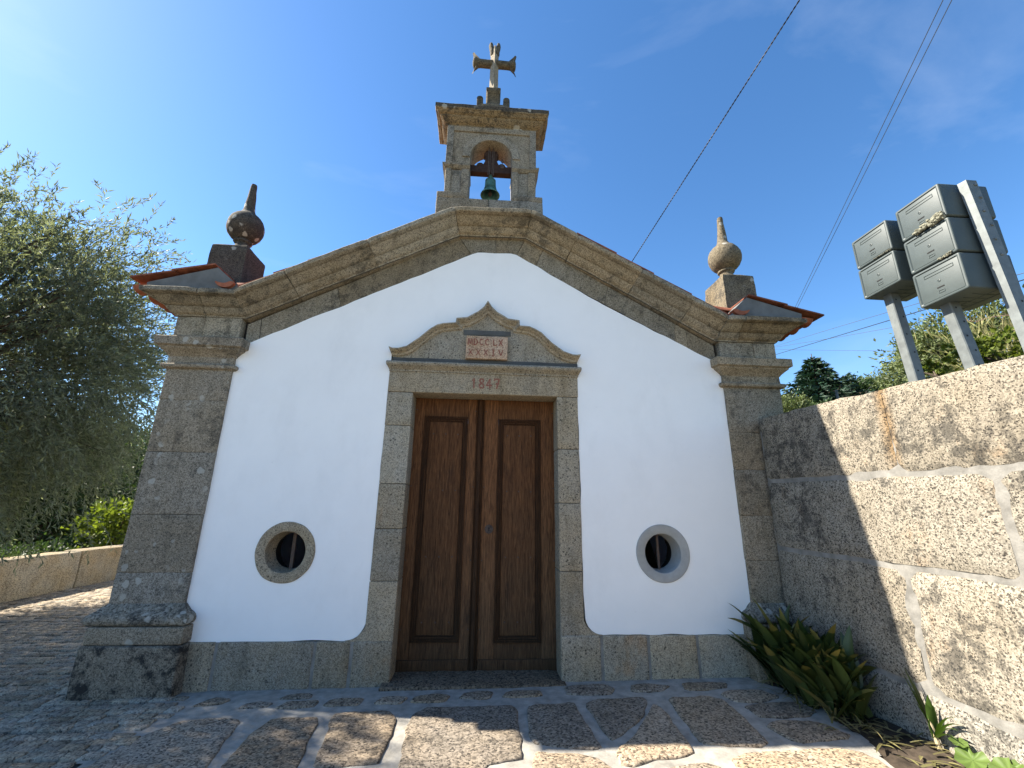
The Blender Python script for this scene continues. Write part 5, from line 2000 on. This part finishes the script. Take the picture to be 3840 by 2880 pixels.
def build_lily():
    r = random.Random(3)
    g = aty(2035, 1632, -1.40)
    y = -1.40
    x = g.x
    z0 = gz(x, y) - .02
    base = Vector((x, y, z0))
    e = empty('young_lily', base, 'single young plant with arching green leaves against the sunlit wall foot', 'plant')
    m = MB()
    m.tube([base, base + Vector((.0, .01, .05)), base + Vector((-.004, .012, .12)), base + Vector((-.02, .015, .20))], [.017, .015, .012, .007], 8)
    m.build('stem', [M_STALK], e)
    V, F, T, MI = [], [], [], []
    b = base + Vector((-.003, .012, .09))
    for az, L, w, lean, dr in ((268, .27, .034, .50, .9), (262, .24, .030, .75, .9), (275, .26, .03, .62, 1.1), (200, .22, .05, .10, .3), (250, .22, .05, .16, .3), (120, .20, .04, .25, .5), (230, .27, .05, .08, .2), (255, .22, .028, .95, .8)):
        blade(V, F, T, MI, b, R(az), L, w, lean, dr, r.uniform(.75, 1.2), 0, r, None, r.uniform(-.4, .4))
    # the tall darker shoot leaning to the left
    for az, L, w, lean, dr in ((100, .40, .045, .30, .0), (110, .38, .035, .34, .02), (95, .33, .03, .26, .0)):
        blade(V, F, T, MI, base + Vector((-.005, .01, .10)), R(az), L, w, lean, dr, .45, 0, r, None, .3)
    raw_mesh('leaves', V, F, [M_LILY], e, T, True)


build_lily()


def build_mallow():
    r = random.Random(6)
    y = -1.70
    base = Vector((3.06, y, gz(3.0, y) - .03))
    e = empty('mallow_plant', base, 'bright green round-lobed leaf plant at the bottom right corner', 'plant')
    V, F, T = [], [], []
    m = MB()
    for k, (dx, dy, h, rad, tilt, az) in enumerate(((.0, .06, .10, .088, .55, 200), (.11, .06, .06, .07, .4, 250), (.05, -.10, .12, .09, .5, 180), (-.09, -.10, .05, .06, .4, 220), (.02, .145, .15, .05, .3, 240), (.12, -.16, .14, .085, .5, 200))):
        c = base + Vector((dx, dy, h))
        m.tube([base + Vector((.03, -.02, 0)), base.lerp(c, .6) + Vector((.01, 0, .02)), c], [.005, .004, .003], 6)
        A = Vector((math.cos(R(az)), math.sin(R(az)), 0))
        N = (Vector((0, 0, 1)) * math.cos(tilt) + A * math.sin(tilt)).normalized()
        U = A.cross(N).normalized(); W = N.cross(U)
        n = 42
        b0 = len(V)
        V.append(tuple(c))
        for ring, f in ((0, .5), (1, 1.0)):
            for i in range(n):
                a = 2 * math.pi * i / n
                rr = rad * f * (1 - .14 * f * abs(math.sin(a * 3.5)) ** .7 + .035 * f * math.sin(a * 21)) * (1 - .55 * max(0, math.cos(a - math.pi)) ** 14 * f)
                cup = .22 * rad * f * f + .05 * rad * f * math.sin(a * 7)
                V.append(tuple(c + (W * math.cos(a) + U * math.sin(a)) * rr + N * cup))
        for i in range(n):
            j = (i + 1) % n
            F.append((b0, b0 + 1 + i, b0 + 1 + j, b0 + 1 + j)); T.append(1.0 + .25 * ((i // 3) % 2))
            F.append((b0 + 1 + i, b0 + 1 + n + i, b0 + 1 + n + j, b0 + 1 + j)); T.append(1.0 + .2 * ((i // 3) % 2))
    tri = []
    tt = []
    for f, t in zip(F, T):
        if f[2] == f[3]: tri.append(f[:3]); tt.append(t)
        else: tri.append((f[0], f[1], f[2])); tri.append((f[0], f[2], f[3])); tt += [t, t]
    raw_mesh('leaves', V, tri, M_MALLOW, e, tt, True)
    m.build('stem', [M_LILY], e)
    # a stray blade and dead leaves on the soil
    V, F, T, MI = [], [], [], []
    for k in range(160):
        yy = -.5 - r.random() * 1.3
        xx = 2.72 + r.random() * (wx(yy) - .04 - 2.72)
        blade(V, F, T, MI, (xx, yy, gz(xx, yy) + .01 + .02 * r.random()), r.random() * 6.28, r.uniform(.04, .15), r.uniform(.005, .02), r.uniform(1.2, 1.6), .3, r.uniform(.4, 1.2), 0, r)
    o = raw_mesh('leaf_litter', V, F, [M_DRYGR], None, T, True)
    tag(o, 'dry leaf litter scattered on the soil along the wall foot', 'leaf litter', kind='stuff')


build_mallow()
